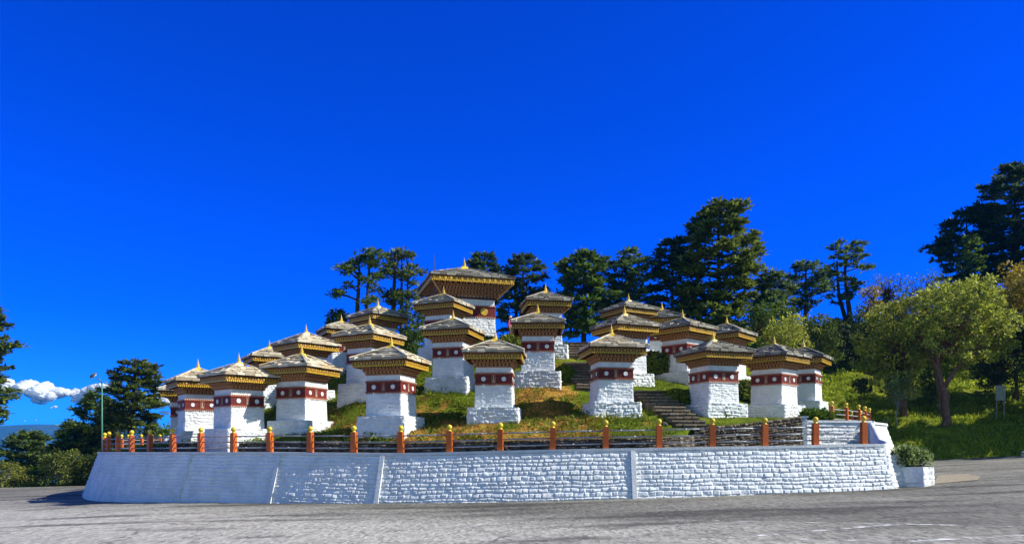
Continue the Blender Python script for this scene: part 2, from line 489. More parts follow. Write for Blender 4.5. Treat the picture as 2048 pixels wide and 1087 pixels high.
STUPAS = [
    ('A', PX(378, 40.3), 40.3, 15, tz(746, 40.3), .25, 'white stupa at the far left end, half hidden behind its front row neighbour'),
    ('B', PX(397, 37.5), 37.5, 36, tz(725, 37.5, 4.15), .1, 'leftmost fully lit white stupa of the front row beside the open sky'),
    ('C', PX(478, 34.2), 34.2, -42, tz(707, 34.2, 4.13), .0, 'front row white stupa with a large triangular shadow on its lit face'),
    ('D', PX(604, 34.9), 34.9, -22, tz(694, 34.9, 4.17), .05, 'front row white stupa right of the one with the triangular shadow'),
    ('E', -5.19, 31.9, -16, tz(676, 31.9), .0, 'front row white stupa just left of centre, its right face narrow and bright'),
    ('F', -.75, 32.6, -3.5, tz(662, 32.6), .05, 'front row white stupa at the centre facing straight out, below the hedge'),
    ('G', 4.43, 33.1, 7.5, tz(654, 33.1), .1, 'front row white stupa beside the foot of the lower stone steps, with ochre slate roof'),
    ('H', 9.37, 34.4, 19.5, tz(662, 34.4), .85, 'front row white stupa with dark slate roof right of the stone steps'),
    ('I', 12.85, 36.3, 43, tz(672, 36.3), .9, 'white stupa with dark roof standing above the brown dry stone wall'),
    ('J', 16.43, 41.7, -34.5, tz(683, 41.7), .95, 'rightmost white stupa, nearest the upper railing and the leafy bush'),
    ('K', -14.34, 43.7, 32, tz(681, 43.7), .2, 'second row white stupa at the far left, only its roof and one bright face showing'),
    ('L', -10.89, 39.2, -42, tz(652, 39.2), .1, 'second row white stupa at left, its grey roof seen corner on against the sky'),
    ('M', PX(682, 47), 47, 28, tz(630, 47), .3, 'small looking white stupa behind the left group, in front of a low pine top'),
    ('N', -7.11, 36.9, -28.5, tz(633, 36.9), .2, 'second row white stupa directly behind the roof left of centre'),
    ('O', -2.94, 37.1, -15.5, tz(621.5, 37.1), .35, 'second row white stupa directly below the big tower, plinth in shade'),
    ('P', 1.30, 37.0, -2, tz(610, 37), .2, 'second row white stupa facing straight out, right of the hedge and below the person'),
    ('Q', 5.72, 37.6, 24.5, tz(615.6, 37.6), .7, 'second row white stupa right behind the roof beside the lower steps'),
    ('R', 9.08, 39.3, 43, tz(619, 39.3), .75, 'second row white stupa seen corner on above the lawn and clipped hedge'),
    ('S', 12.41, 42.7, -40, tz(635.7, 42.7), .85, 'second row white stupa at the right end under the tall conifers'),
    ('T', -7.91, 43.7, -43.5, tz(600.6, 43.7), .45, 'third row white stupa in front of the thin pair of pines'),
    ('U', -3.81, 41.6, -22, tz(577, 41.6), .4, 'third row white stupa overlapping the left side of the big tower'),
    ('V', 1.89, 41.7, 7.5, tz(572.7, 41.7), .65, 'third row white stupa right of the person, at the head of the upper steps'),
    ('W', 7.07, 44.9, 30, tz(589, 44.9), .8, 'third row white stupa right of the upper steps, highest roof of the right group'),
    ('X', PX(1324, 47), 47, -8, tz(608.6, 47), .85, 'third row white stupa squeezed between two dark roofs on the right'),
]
SIZE = {'B': 1.025, 'C': 1.02, 'D': 1.03}
TOWER = (-2.87, 44.5, math.radians(16), 6.15)

# steps: centre line points (X, Y, Z), number of steps, width
STAIRS = [([(PX(1384, 31.6), 31.6, PZ(851, 31.6)), (PX(1335, 33.6), 33.6, PZ(812, 33.6)), (PX(1293, 35.6), 35.6, PZ(778, 35.6))], 11, 1.55,
           'lower flight of rough stone steps climbing from the dry stone wall'),
          ([(PX(1186, 36.2), 36.2, PZ(776, 36.2)), (PX(1162, 38.2), 38.2, PZ(745, 38.2)), (PX(1150, 39.8), 39.8, PZ(722, 39.8))], 10, 1.5,
           'middle flight of rough stone steps in shadow between two stupas'),
          ([(PX(1156, 41.6), 41.6, PZ(712, 41.6)), (PX(1168, 44.2), 44.2, PZ(682, 44.2))], 6, 1.5,
           'top flight of stone steps reaching the crest below the conifers')]

# mound rim (inner edge behind the railing), anticlockwise seen from above, with heights
def ring_normal(i):
    a = RING[max(i - 1, 0)]; b = RING[min(i + 1, len(RING) - 1)]
    dx, dy = b[0] - a[0], b[1] - a[1]; L = math.hypot(dx, dy)
    return (dy / L, -dx / L)                 # outward (towards the camera)


RIM = []
for i in range(0, 17):
    n = ring_normal(i)
    up = .33 if i > 3 else .2
    RIM.append((RING[i][0] - n[0] * 1.5, RING[i][1] - n[1] * 1.5, RZ[i] + up))
DRY = [(6.6, 29.2, .35), (7.55, 30.6, PZ(857, 30.6)), (9.9, 31.2, PZ(847, 31.2)), (12.35, 32.0, PZ(834, 32.0))]
RIM += [(7.55, 30.7, PZ(857, 30.6)), (9.9, 31.3, PZ(847, 31.2)), (12.35, 32.1, PZ(834, 32.0))]

RIM += [(12.9, 33.45, 1.13), (16.3, 34.2, 1.13), (17.6, 36.6, 1.15), (19.4, 38.8, 1.15), (20.6, 41.2, 1.15), (21.6, 44, 1.2), (22.2, 48, 1.5), (21.5, 53, 2.2),
        (17, 58, 2.8), (8, 62, 3.3), (-4, 63.5, 3.0), (-13, 61, 1.6), (-20, 56, .3), (-24.5, 50, -.2), (-25, 46, -.25), (-24, 43, -.2)]
RIMA = np.array(RIM)

pts = [(x, y, z) for x, y, z in RIM]
for s in STUPAS:
    for k in range(4):
        a = math.radians(s[3]) + k * PI / 2 + PI / 4
        pts.append((s[1] + .9 * math.cos(a), s[2] + .9 * math.sin(a), s[4] + .05))
pts += [(TOWER[0] + 1.6 * math.cos(a), TOWER[1] + 1.6 * math.sin(a), 6.2) for a in np.arange(0, 6.2, .8)]
for line, n, w, lb in STAIRS:
    for q in range(4):
        t = q / 3 * (len(line) - 1); i = min(int(t), len(line) - 2); u = t - i
        p = [line[i][k] * (1 - u) + line[i + 1][k] * u for k in range(3)]
        pts.append((p[0] - .5, p[1], p[2] - .12)); pts.append((p[0] + .5, p[1], p[2] - .12))
pts += [(PX(1310, 38.5), 38.5, PZ(757, 38.5)), (PX(1410, 37), 37, PZ(790, 37)), (PX(1330, 41), 41, PZ(725, 41)),
        (-1.5, 41.3, PZ(686, 41.3)), (.4, 44, 6.1), (2.5, 46, 6.3), (0, 51, 5.6), (6, 51, 5.4), (-8, 50, 4.6), (12, 51, 4.6), (0, 57, 4.2), (10, 56, 4.0), (-13, 53, 2.8), (17, 47, 2.6),
        (15, 38, 1.25), (18, 42, 1.3), (14.2, 36, 1.2), (-19.5, 42, .1), (-20, 48, .3)]
PT = np.array(pts)


def tps_k(r2): return .5 * r2 * np.log(r2 + 1e-9)


n_ = len(PT); D2 = ((PT[:, None, :2] - PT[None, :, :2]) ** 2).sum(-1)
A_ = np.zeros((n_ + 3, n_ + 3)); A_[:n_, :n_] = tps_k(D2) + np.eye(n_) * .25
A_[:n_, n_] = 1; A_[:n_, n_ + 1:] = PT[:, :2]; A_[n_, :n_] = 1; A_[n_ + 1:, :n_] = PT[:, :2].T
WT = np.linalg.solve(A_, np.concatenate([PT[:, 2], np.zeros(3)]))


def mound(X, Y):
    X = np.asarray(X, float); Y = np.asarray(Y, float); sh = X.shape
    x = X.ravel(); y = Y.ravel(); out = np.empty(len(x))
    for i in range(0, len(x), 20000):
        d2 = (x[i:i + 20000, None] - PT[None, :, 0]) ** 2 + (y[i:i + 20000, None] - PT[None, :, 1]) ** 2
        out[i:i + 20000] = tps_k(d2) @ WT[:n_] + WT[n_] + WT[n_ + 1] * x[i:i + 20000] + WT[n_ + 2] * y[i:i + 20000]
    return out.reshape(sh)


def inside_rim(X, Y, poly=RIMA):
    X = np.asarray(X, float); Y = np.asarray(Y, float); ins = np.zeros(X.shape, bool); j = len(poly) - 1
    for i in range(len(poly)):
        xi, yi, xj, yj = poly[i, 0], poly[i, 1], poly[j, 0], poly[j, 1]
        c = ((yi > Y) != (yj > Y)) & (X < (xj - xi) * (Y - yi) / (yj - yi + 1e-12) + xi)
        ins ^= c; j = i
    return ins


def surf(x, y):
    if bool(inside_rim(np.array([x]), np.array([y]))[0]): return float(mound(np.array([x]), np.array([y]))[0])
    return float(ground(np.array([x]), np.array([y]))[0])


# ------------------------------------------------------------------ ground, road
def axis(core_lo, core_hi, step, extra):
    a = list(np.arange(core_lo, core_hi + 1e-6, step))
    lo = []; v = core_lo; s = step
    while v > -extra: s *= 1.22; v -= s; lo.append(v)
    hi = []; v = core_hi; s = step
    while v < extra: s *= 1.22; v += s; hi.append(v)
    return np.array(lo[::-1] + a + hi)


gx = axis(-60, 60, 1.0, 9000); gy = axis(0, 100, .8, 9000)
GX, GY = np.meshgrid(gx, gy)
GZ = ground(GX, GY)
def grid_faces(nx, ny):
    i = np.arange(nx - 1)[None, :] + np.arange(ny - 1)[:, None] * nx
    return np.stack([i, i + 1, i + 1 + nx, i + nx], -1).reshape(-1, 4)
gq = grid_faces(len(gx), len(gy))
tint = (fbm(GX * .12, GY * .12, 3) * .55 - .05).ravel()
o = link_mesh('ground', np_mesh('ground', np.stack([GX, GY, GZ], -1).reshape(-1, 3), gq, tint, True), M['slope'])
tag(o, kind='structure')

# the road hugs the ground a few millimetres above it
rx = np.arange(-75, 75.1, .75); ry = np.arange(-12, 58.1, .75)
RX, RY = np.meshgrid(rx, ry)
rq = grid_faces(len(rx), len(ry))
cxm = RX.ravel()[rq].mean(1); cym = RY.ravel()[rq].mean(1)
edge = np.where(cxm > 0, 50.0, 57.0)
keep = cym < edge
RZg = gbase(RX) + .012
o = link_mesh('road', np_mesh('road', np.stack([RX, RY, RZg], -1).reshape(-1, 3), rq[keep], None, True), M['asphalt'])
tag(o, kind='structure')


def linemat():
    t = NT('worn_line'); c = t.coord()
    n = t.noise(c, 2.2, 6, .75)
    f = t.ramp(n, [(.47, (0, 0, 0)), (.6, (1, 1, 1))])
    p = t.principled((.66, .65, .62), .8)
    tr = t.n('ShaderNodeBsdfTransparent'); m = t.n('ShaderNodeMixShader')
    t.l(f, m.inputs[0]); t.l(tr.outputs[0], m.inputs[1]); t.l(p, m.inputs[2])
    return t.done(m.outputs[0])


M['line'] = linemat()


def road_pt(px, py):
    y = 20.0
    for _ in range(40):
        z = float(gbase(PX(px, y))); y = F * z / (HZ - py)
    return Vector((PX(px, y), y, float(gbase(PX(px, y))) + .018))


b = MB()
for (p, q, w) in (((1484, 1074), (1800, 1048), .10), ((1800, 1048), (2046, 1054), .09), ((1806, 1083), (2047, 1071), .11), ((1340, 1040), (1560, 1044), .07),
                  ((905, 1062), (985, 1043), .08), ((1585, 1078), (1800, 1084), .09), ((1560, 1044), (1800, 1048), .06)):
    P, Q = road_pt(*p), road_pt(*q)
    d = (Q - P).normalized(); nn = Vector((-d.y, d.x, 0)) * w
    K = 14
    ring = []
    for k in range(K + 1):
        c = P.lerp(Q, k / K); c.z = float(gbase(c.x)) + .018
        ring += [c - nn, c + nn]
    b.add(ring, [(2 * k, 2 * k + 2, 2 * k + 3, 2 * k + 1) for k in range(K)])
tag(b.build('road_markings', M['line']), kind='structure')

# pale concrete apron beside the planter
P = [road_pt(1868, 968), road_pt(1955, 960), road_pt(1962, 953), road_pt(1925, 948), road_pt(1875, 951)]
b = MB(); b.add([(v.x, v.y, v.z + .01) for v in P], [tuple(range(5))])
tag(b.build('concrete_apron', M['concrete']), kind='structure')

# ------------------------------------------------------------------ mound surface (polar sheet from the rim to the crest)
CM = np.array([-1.0, 46.0])


def resample(P, n):
    P = np.array(P, float); P = np.vstack([P, P[:1]])
    d = np.r_[0, np.cumsum(np.linalg.norm(np.diff(P[:, :2], axis=0), axis=1))]
    t = np.linspace(0, d[-1], n, endpoint=False)
    return np.stack([np.interp(t, d, P[:, k]) for k in range(P.shape[1])], 1)


NB, NR = 420, 70
bd = resample(RIM, NB)
tt = np.linspace(0, 1, NR) ** .8
MX = bd[:, 0][:, None] * (1 - tt) + CM[0] * tt; MY = bd[:, 1][:, None] * (1 - tt) + CM[1] * tt
MZ = mound(MX, MY)
MZ = MZ * sstep(0, .03, tt)[None, :] + bd[:, 2][:, None] * (1 - sstep(0, .03, tt))[None, :]
MZ += (fbm(MX * .9, MY * .9, 21) - .5) * .16 * sstep(0, .05, tt)[None, :] + (fbm(MX * 3, MY * 3, 23) - .5) * .10
# skirt going down behind the low walls
SKX = CM[0] + (bd[:, 0] - CM[0]) * 1.005; SKY = CM[1] + (bd[:, 1] - CM[1]) * 1.005
V = np.concatenate([np.stack([SKX, SKY, np.full(NB, -3.6)], -1)[:, None, :], np.stack([MX, MY, MZ], -1)], 1)
NRR = NR + 1
ii = np.arange(NB)[:, None] * NRR + np.arange(NRR - 1)[None, :]; jj = ((np.arange(NB) + 1) % NB)[:, None] * NRR + np.arange(NRR - 1)[None, :]
q = np.stack([ii, jj, jj + 1, ii + 1], -1).reshape(-1, 4)


def dry_map(X, Y):
    """how dry and bare the turf is: golden near the front centre, green on the right lawns"""
    d = .12 + .52 * np.exp(-((X - 1.0) / 5.5) ** 2 - ((Y - 30.2) / 2.6) ** 2) + .36 * np.exp(-((X + 5) / 6) ** 2 - ((Y - 33.5) / 4) ** 2)
    d = d + .30 * np.exp(-((X - 1.5) / 2.2) ** 2 - ((Y - 34.5) / 2) ** 2) + .22 * np.exp(-((X - 2.4) / 1.5) ** 2 - ((Y - 38) / 2.5) ** 2)
    d = d - .6 * sstep(5.2, 7.2, X) - .1 * sstep(40, 46, Y)
    return d + (fbm(X * .45, Y * .45, 31) - .5) * 1.0 + (fbm(X * 1.6, Y * 1.6, 33) - .5) * .95


tv = dry_map(V[..., 0], V[..., 1]).ravel()
o = link_mesh('mound', np_mesh('mound', V.reshape(-1, 3), q, tv, True), M['mound']); tag(o, kind='structure')

# terrace path between the coping and the low inner wall
b = MB()
NPT = len(RING)
vs = []
ext = [(RING[0][0] + (RING[0][0] - RING[1][0]) * 1.8, RING[0][1] + (RING[0][1] - RING[1][1]) * 1.8, RZ[0])]
outer = [(RING[i][0], RING[i][1], RZ[i] - .07) for i in range(NPT)] + [(14.0, 28.15, RZ[-1] - .07)]
inner = [(RIM[i][0] , RIM[i][1], RZ[i] - .05) for i in range(17)] + [(7.55, 30.7, RZ[17] - .05), (9.9, 31.3, RZ[18] - .05), (12.35, 33.4, RZ[19] - .05), (15.6, 34.6, RZ[20] - .05), (17.0, 34.3, RZ[20] - .06)]
for a_, c_ in zip(outer, inner): vs += [a_, c_]
K = len(outer)
b.add(vs, [(2 * k, 2 * k + 2, 2 * k + 3, 2 * k + 1) for k in range(K - 1)])
tag(b.build('terrace_path', M['soilpath']), kind='structure')


# ------------------------------------------------------------------ masonry height fields
def stone_map(U, V, course, lo, hi, seed, joint=.03, warp=.05, tilt=.25):
    """height (0..1) and stone id of coursed rubble over a wall of U x V metres"""
    r = np.random.default_rng(seed)
    u = U + (fbm(U * 1.3, V * 1.3, seed) - .5) * warp * 2; v = V + (fbm(U * 1.1 + 7, V * 1.7, seed + 3) - .5) * warp * 1.6
    vmin, vmax = v.min() - .2, v.max() + .3
    rows = [vmin]
    while rows[-1] < vmax: rows.append(rows[-1] + course * r.uniform(.72, 1.3))
    rows = np.array(rows); ri = np.clip(np.searchsorted(rows, v) - 1, 0, len(rows) - 2)
    h = np.zeros(U.shape); sid = np.zeros(U.shape)
    umin, umax = u.min() - 1, u.max() + 1
    for k in range(len(rows) - 1):
        m = ri == k
        if not m.any(): continue
        n = int((umax - umin) / (.5 * (lo + hi)) * 1.4) + 5
        cuts = umin + np.r_[0, np.cumsum(r.uniform(lo, hi, n))]
        ci = np.clip(np.searchsorted(cuts, u[m]) - 1, 0, n - 1)
        u0, u1 = cuts[ci], cuts[ci + 1]
        rid = r.random(n); tx = r.uniform(-1, 1, n); ty = r.uniform(-1, 1, n); inset = r.uniform(0, .35, n) * course
        v0 = rows[k] + inset[ci] * .25; v1 = rows[k + 1] - inset[ci] * .25
        d = np.minimum(np.minimum(u[m] - u0, u1 - u[m]), np.minimum(v[m] - v0, v1 - v[m]))
        e = sstep(-.003, joint * 1.1, d)
        hh = e * (.55 + .45 * rid[ci] + tilt * (tx[ci] * (u[m] - (u0 + u1) / 2) / (u1 - u0) + ty[ci] * (v[m] - (v0 + v1) / 2) / (v1 - v0)) * 2)
        h[m] = hh; sid[m] = rid[ci]
    return h, sid


def polyline_frames(P, step):
    P = np.array(P, float)
    d = np.r_[0, np.cumsum(np.linalg.norm(np.diff(P[:, :2], axis=0), axis=1))]
    n = int(d[-1] / step) + 1
    t = np.linspace(0, d[-1], n)
    Q = np.stack([np.interp(t, d, P[:, k]) for k in range(P.shape[1])], 1)
    ks = max(1, int(.9 / step)); ker = np.ones(2 * ks + 1) / (2 * ks + 1)
    T = np.gradient(Q[:, :2], axis=0); T /= np.linalg.norm(T, axis=1)[:, None]
    return t, Q, T


def smooth_line(P, k=8):
    """Catmull-Rom through the points"""
    P = [np.array(p, float) for p in P]; out = []
    for i in range(len(P) - 1):
        p0 = P[max(i - 1, 0)]; p1 = P[i]; p2 = P[i + 1]; p3 = P[min(i + 2, len(P) - 1)]
        for q in range(k):
            t = q / k
            out.append(.5 * ((2 * p1) + (-p0 + p2) * t + (2 * p0 - 5 * p1 + 4 * p2 - p3) * t * t + (-p0 + 3 * p1 - 3 * p2 + p3) * t ** 3))
    out.append(P[-1]); return out


def wall_field(name, line, zb, zt, batter, course, lo, hi, seed, depth, mat, parent=None, step=.035, joint=.03, tilt=.25, warp=.05, rough=.012):
    """line: list of (x, y, z_bottom, z_top); the wall faces the right-hand side of its direction of travel"""
    t, Q, T = polyline_frames(line, step)
    hmax = (Q[:, 3] - Q[:, 2]).max(); nv = int(hmax / step) + 2
    s = np.linspace(0, 1, nv)
    Z = Q[:, 2][:, None] + (Q[:, 3] - Q[:, 2])[:, None] * s
    U = np.repeat(t[:, None], nv, 1); Vv = Z - Q[:, 3][:, None] + 10
    h, sid = stone_map(U, Vv, course, lo, hi, seed, joint, warp, tilt)
    if callable(batter): batter = batter(Q)[:, None]
    h = h * depth + (fbm(U * 9, Vv * 9, seed + 9) - .5) * rough * 2 + (fbm(U * 1.1, Vv * 1.1, seed + 12) - .5) * depth * .8
    off = h + (Q[:, 3][:, None] - Z) * batter
    NX, NY = T[:, 1], -T[:, 0]
    X = Q[:, 0][:, None] + NX[:, None] * off; Y = Q[:, 1][:, None] + NY[:, None] * off
    Vt = np.stack([X, Y, Z], -1)
    # close the sheet into a body: a back row at the top and bottom
    back = np.stack([Q[:, 0] - NX * .16, Q[:, 1] - NY * .16], -1)
    top = np.concatenate([back, Q[:, 3:4]], 1)[:, None, :]; bot = np.concatenate([back, Q[:, 2:3]], 1)[:, None, :]
    Vt = np.concatenate([bot, Vt, top], 1)
    sid = np.concatenate([sid[:, :1], sid, sid[:, -1:]], 1)
    n, m = Vt.shape[:2]
    i = np.arange(n - 1)[:, None] * m + np.arange(m - 1)[None, :]
    q = np.stack([i, i + m, i + m + 1, i + 1], -1).reshape(-1, 4)
    ring = np.arange(n - 1) * m
    q = np.concatenate([q, np.stack([ring, ring + m - 1, ring + m + m - 1, ring + m], -1)])
    return link_mesh(name, np_mesh(name, Vt.reshape(-1, 3), q, sid.ravel(), True), mat, parent)


# ------------------------------------------------------------------ main battered retaining wall
wall = empty('retaining_wall', (0, 28, -2), 0, 'long white painted stone retaining wall with sloping face below the orange posts', 'retaining wall')
wall.location = (0, 0, 0)
left_ext = [(-25.2, 49.2), (-25.0, 46.6), (-24.1, 43.6), (-23.05, 41.7)]
wl = [(x, y, RZ[0] - .02) for x, y in left_ext] + [(RING[i][0], RING[i][1], RZ[i]) for i in range(NPT)] + [(13.95, 28.05, RZ[-1])]
wl = smooth_line(wl, 6)
cop = list(wl)
wl = wl + [np.array(p) for p in ((14.25, 28.3, RZ[-1] + .02), (14.42, 28.7, RZ[-1] + .10), (15.3, 31.0, .32), (16.35, 33.9, 1.10))]
def face_line(P, off=.17):
    P = np.array(P); T = np.gradient(P[:, :2], axis=0); T /= np.linalg.norm(T, axis=1)[:, None]
    return np.stack([P[:, 0] + T[:, 1] * off, P[:, 1] - T[:, 0] * off, P[:, 2]], 1)
fl = face_line(wl)
line = [(p[0], p[1], float(gbase(p[0])) - .12, p[2] - (.10 if p[0] < 13.96 else .0)) for p in fl]
wall_field('stone_face', line, 0, 0, lambda Q: .335 - .255 * sstep(13.95, 14.5, Q[:, 0]), .142, .17, .40, 5, .047, M['whitewall'], wall, .025, .030, .42, .06, .014)


def strip(name, P, w0, w1, z0, z1, mat, parent, tilt=0):
    """extruded band along a polyline, from w0 (outward) to -w1 (inward), z0..z1 about the line"""
    P = np.array(P); T = np.gradient(P[:, :2], axis=0); T /= np.linalg.norm(T, axis=1)[:, None]
    b = MB(); vs = []
    for p, t in zip(P, T):
        nx, ny = t[1], -t[0]
        for w, z in ((w0, z0), (w0, z1), (-w1, z1), (-w1, z0)): vs.append((p[0] + nx * w, p[1] + ny * w, p[2] + z))
    n = len(P); fs = []
    for i in range(n - 1):
        for k in range(4): fs.append((i * 4 + k, (i + 1) * 4 + k, (i + 1) * 4 + (k + 1) % 4, i * 4 + (k + 1) % 4))
    fs += [(3, 2, 1, 0), tuple((n - 1) * 4 + k for k in range(4))]
    b.add(vs, fs)
    return b.build(name, mat, parent)


strip('coping', cop, .235, .30, -.10, .0, M['coping'], wall)
# thin rendered ribs dividing the face into panels
def wall_pt(px_top):
    """point of the wall line whose top is seen in this column"""
    best = min(fl, key=lambda p: abs(CX + F * p[0] / p[1] - px_top) + (0 if p[1] < 41 else 1e6))
    i = int(np.argmin(((fl - best) ** 2).sum(1))); a = fl[max(i - 1, 0)]; c = fl[min(i + 1, len(fl) - 1)]
    t = np.array([c[0] - a[0], c[1] - a[1]]); t /= np.linalg.norm(t)
    return best, t


for pxr, w in ((388, .06), (566, .09), (774, .09), (1266, .085)):
    p, t = wall_pt(pxr)
    nx, ny = t[1], -t[0]
    zb = float(gbase(p[0])) - .1; zt_ = p[2] - .11
    b = MB(); vs = []
    for z in (zb, zt_):
        o_ = (p[2] - .10 - z) * .335
        for s_, d in ((-w, .02), (w, .02), (w, .095), (-w, .095)):
            vs.append((p[0] + t[0] * s_ + nx * (o_ + d), p[1] + t[1] * s_ + ny * (o_ + d), z))
    b.add(vs, [(0, 1, 5, 4), (1, 2, 6, 5), (2, 3, 7, 6), (3, 0, 4, 7), (4, 5, 6, 7), (3, 2, 1, 0)])
    b.build('rib', M['coping'], wall)

# low stub of wall, planter box and rock at the right end
stub = [(14.25, 28.15, float(gbase(14.3)) - .1, -.24), (14.98, 28.3, float(gbase(15.4)) - .1, -.28)]
o = wall_field('low_wall', stub, 0, 0, .22, .17, .22, .48, 8, .045, M['whitewall'], None, .035)
tag(o, 'short low white stone wall joining the planter box to the long wall', 'wall')

# ------------------------------------------------------------------ low dry stone edging behind the rails, brown dry stone wall, white terrace wall
edge_line = [(RIM[i][0], RIM[i][1], RZ[i] - .15, RIM[i][2] + .05) for i in range(2, 17)] + [(6.9, 29.6, RZ[16] - .15, .42), (7.5, 30.55, RZ[17] - .15, .5)]
el = smooth_line(edge_line, 5)
o = wall_field('stone_edging', el, 0, 0, .12, .10, .11, .26, 15, .065, M['drystone'], None, .03, .026, .6, .07, .02)
tag(o, 'low brown dry stone edging running behind the rails along the mound', 'stone edging')
dl = [(7.45, 30.45, RZ[17] - .15, PZ(857, 30.6) + .02), (9.9, 31.2, RZ[18] - .15, PZ(847, 31.2) + .02), (12.5, 32.0, RZ[19] - .15, PZ(834, 32.0) + .04)]
o = wall_field('dry_stone_wall', dl, 0, 0, .10, .10, .11, .26, 16, .07, M['drystone'], None, .026, .026, .6, .07, .02)
tag(o, 'brown dry stone retaining wall between the steps and the white terrace wall', 'stone wall')
tw = empty('terrace_wall', (0, 0, 0), 0, 'white painted upper terrace wall behind the last two front posts', 'terrace wall')
tl = [(12.95, 33.2, RZ[19] - .15, 1.10), (16.35, 33.95, RZ[20] - .2, 1.10)]
wall_field('stone_face', tl, 0, 0, .10, .17, .25, .55, 17, .05, M['white'], tw, .04, .03, .35, .07, .01)
tl2 = [(16.4, 34.0, -1.7, 1.10), (17.8, 36.5, -1.5, 1.12), (19.5, 38.7, -1.5, 1.12), (20.8, 41.2, -1.4, 1.12), (22.2, 46.5, -1.3, 1.4)]
wall_field('side_face', tl2, 0, 0, .33, .17, .25, .5, 18, .05, M['white'], tw, .06)
strip('coping', [(12.8, 33.25, 1.2), (14.7, 33.62, 1.2), (16.45, 34.0, 1.2)], .14, .3, -.10, 0, M['coping'], tw)
strip('side_coping', [(16.6, 34.2, 1.2), (17.8, 36.5, 1.22), (19.5, 38.7, 1.22), (20.8, 41.2, 1.22), (22.2, 46.5, 1.5)], .12, .3, -.10, 0, M['coping'], tw)
b = MB(); Mx = Matrix.Translation((PX(1606, 32.4), 32.4, 0))
b.box(-.14, .14, -.15, .35, RZ[19] - .1, 1.28, Mx, taper=.015); b.box(-.17, .17, -.18, .38, 1.28, 1.34, Mx)
b.build('end_pillar', M['coping'], tw)
# ------------------------------------------------------------------ railings
b = MB(); b.box(-.106, .106, -.106, .106, -.12, .80, taper=.006); post_me = b.mesh('post'); post_me.materials.append(M['orange'])
b = MB()
b.lathe([(.085, .80), (.09, .815), (.07, .832), (.058, .85)] + [(.105 * math.sin(a), .95 - .105 * math.cos(a)) for a in np.linspace(.55, PI - .12, 10)] + [(.01, 1.058)], 16)
ball_me = b.mesh('ball_cap', True); ball_me.materials.append(M['yellow'])


def railing(label, P, rz, group=None, rails=(.18, .42, .66), sc=1.0, r=.026, skip=()):
    """posts at points P (x, y, z), turned to the tangent; three pipes in every bay"""
    root = empty('railing', P[0], 0, label, 'railing', group)
    inv = Vector(P[0])
    for i, p in enumerate(P):
        a = Vector(P[max(i - 1, 0)]); c = Vector(P[min(i + 1, len(P) - 1)])
        ang = math.atan2(c.y - a.y, c.x - a.x)
        po = link_mesh('post', post_me, None, root)
        po.location = Vector(p) - inv
        po.rotation_euler = (random.uniform(-.01, .01), random.uniform(-.012, .012), ang + random.uniform(-.05, .05)); po.scale = (sc, sc, sc * random.uniform(.985, 1.015))
        bo = link_mesh('ball_cap', ball_me, None, po)
    for i in range(len(P) - 1):
        if i in skip: continue
        a, c = Vector(P[i]) - inv, Vector(P[i + 1]) - inv
        d = (c - a).normalized()
        for h in rails:
            b = MB()
            a2 = a + Vector((0, 0, h * sc)) + d * .05; c2 = c + Vector((0, 0, h * sc)) - d * .05
            m1 = a2.lerp(c2, .5) + Vector((0, 0, random.uniform(-.012, .004)))
            b.tube([a2, m1, c2], r * sc, 8)
            # sleeve joining two lengths of pipe
            k = random.uniform(.25, .8); s0 = a2.lerp(c2, k); b.tube([s0 - d * .05, s0 + d * .05], r * 1.25 * sc, 8)
            b.build('rail', M['pipe'], root, True)
    return root


ringpts = [(x, y, z) for (x, y), z in zip(RING, RZ)]
railing('long curved railing of orange posts with yellow balls on the white wall', ringpts, 0)
up = [(PX(1663, 36), 36, 1.17), (PX(1692, 37.6), 37.6, 1.2), (PX(1717, 39.3), 39.3, 1.2), (PX(1730, 41.2), 41.2, 1.2), (PX(1738.5, 43.3), 43.3, 1.22), (PX(1735, 46.0), 46.0, 1.25), (PX(1721, 48.0), 48.0, 1.3), (PX(1703, 49.5), 49.5, 1.35)]
railing('short upper railing of orange posts above the white terrace wall', up, 0)
fp = [(PX(320, 53.5), 53.5), (PX(304, 52), 52), (PX(283, 50.5), 50.5), (PX(257, 49.6), 49.6), (PX(243, 48.4), 48.4)]
railing('far railing on the other side of the mound seen between left posts', [(x, y, PZ(867, y) - 1.09) for x, y in fp], 0)


# ------------------------------------------------------------------ stupas
def RZm(k): return Matrix.Rotation(k * PI / 2, 4, 'Z')


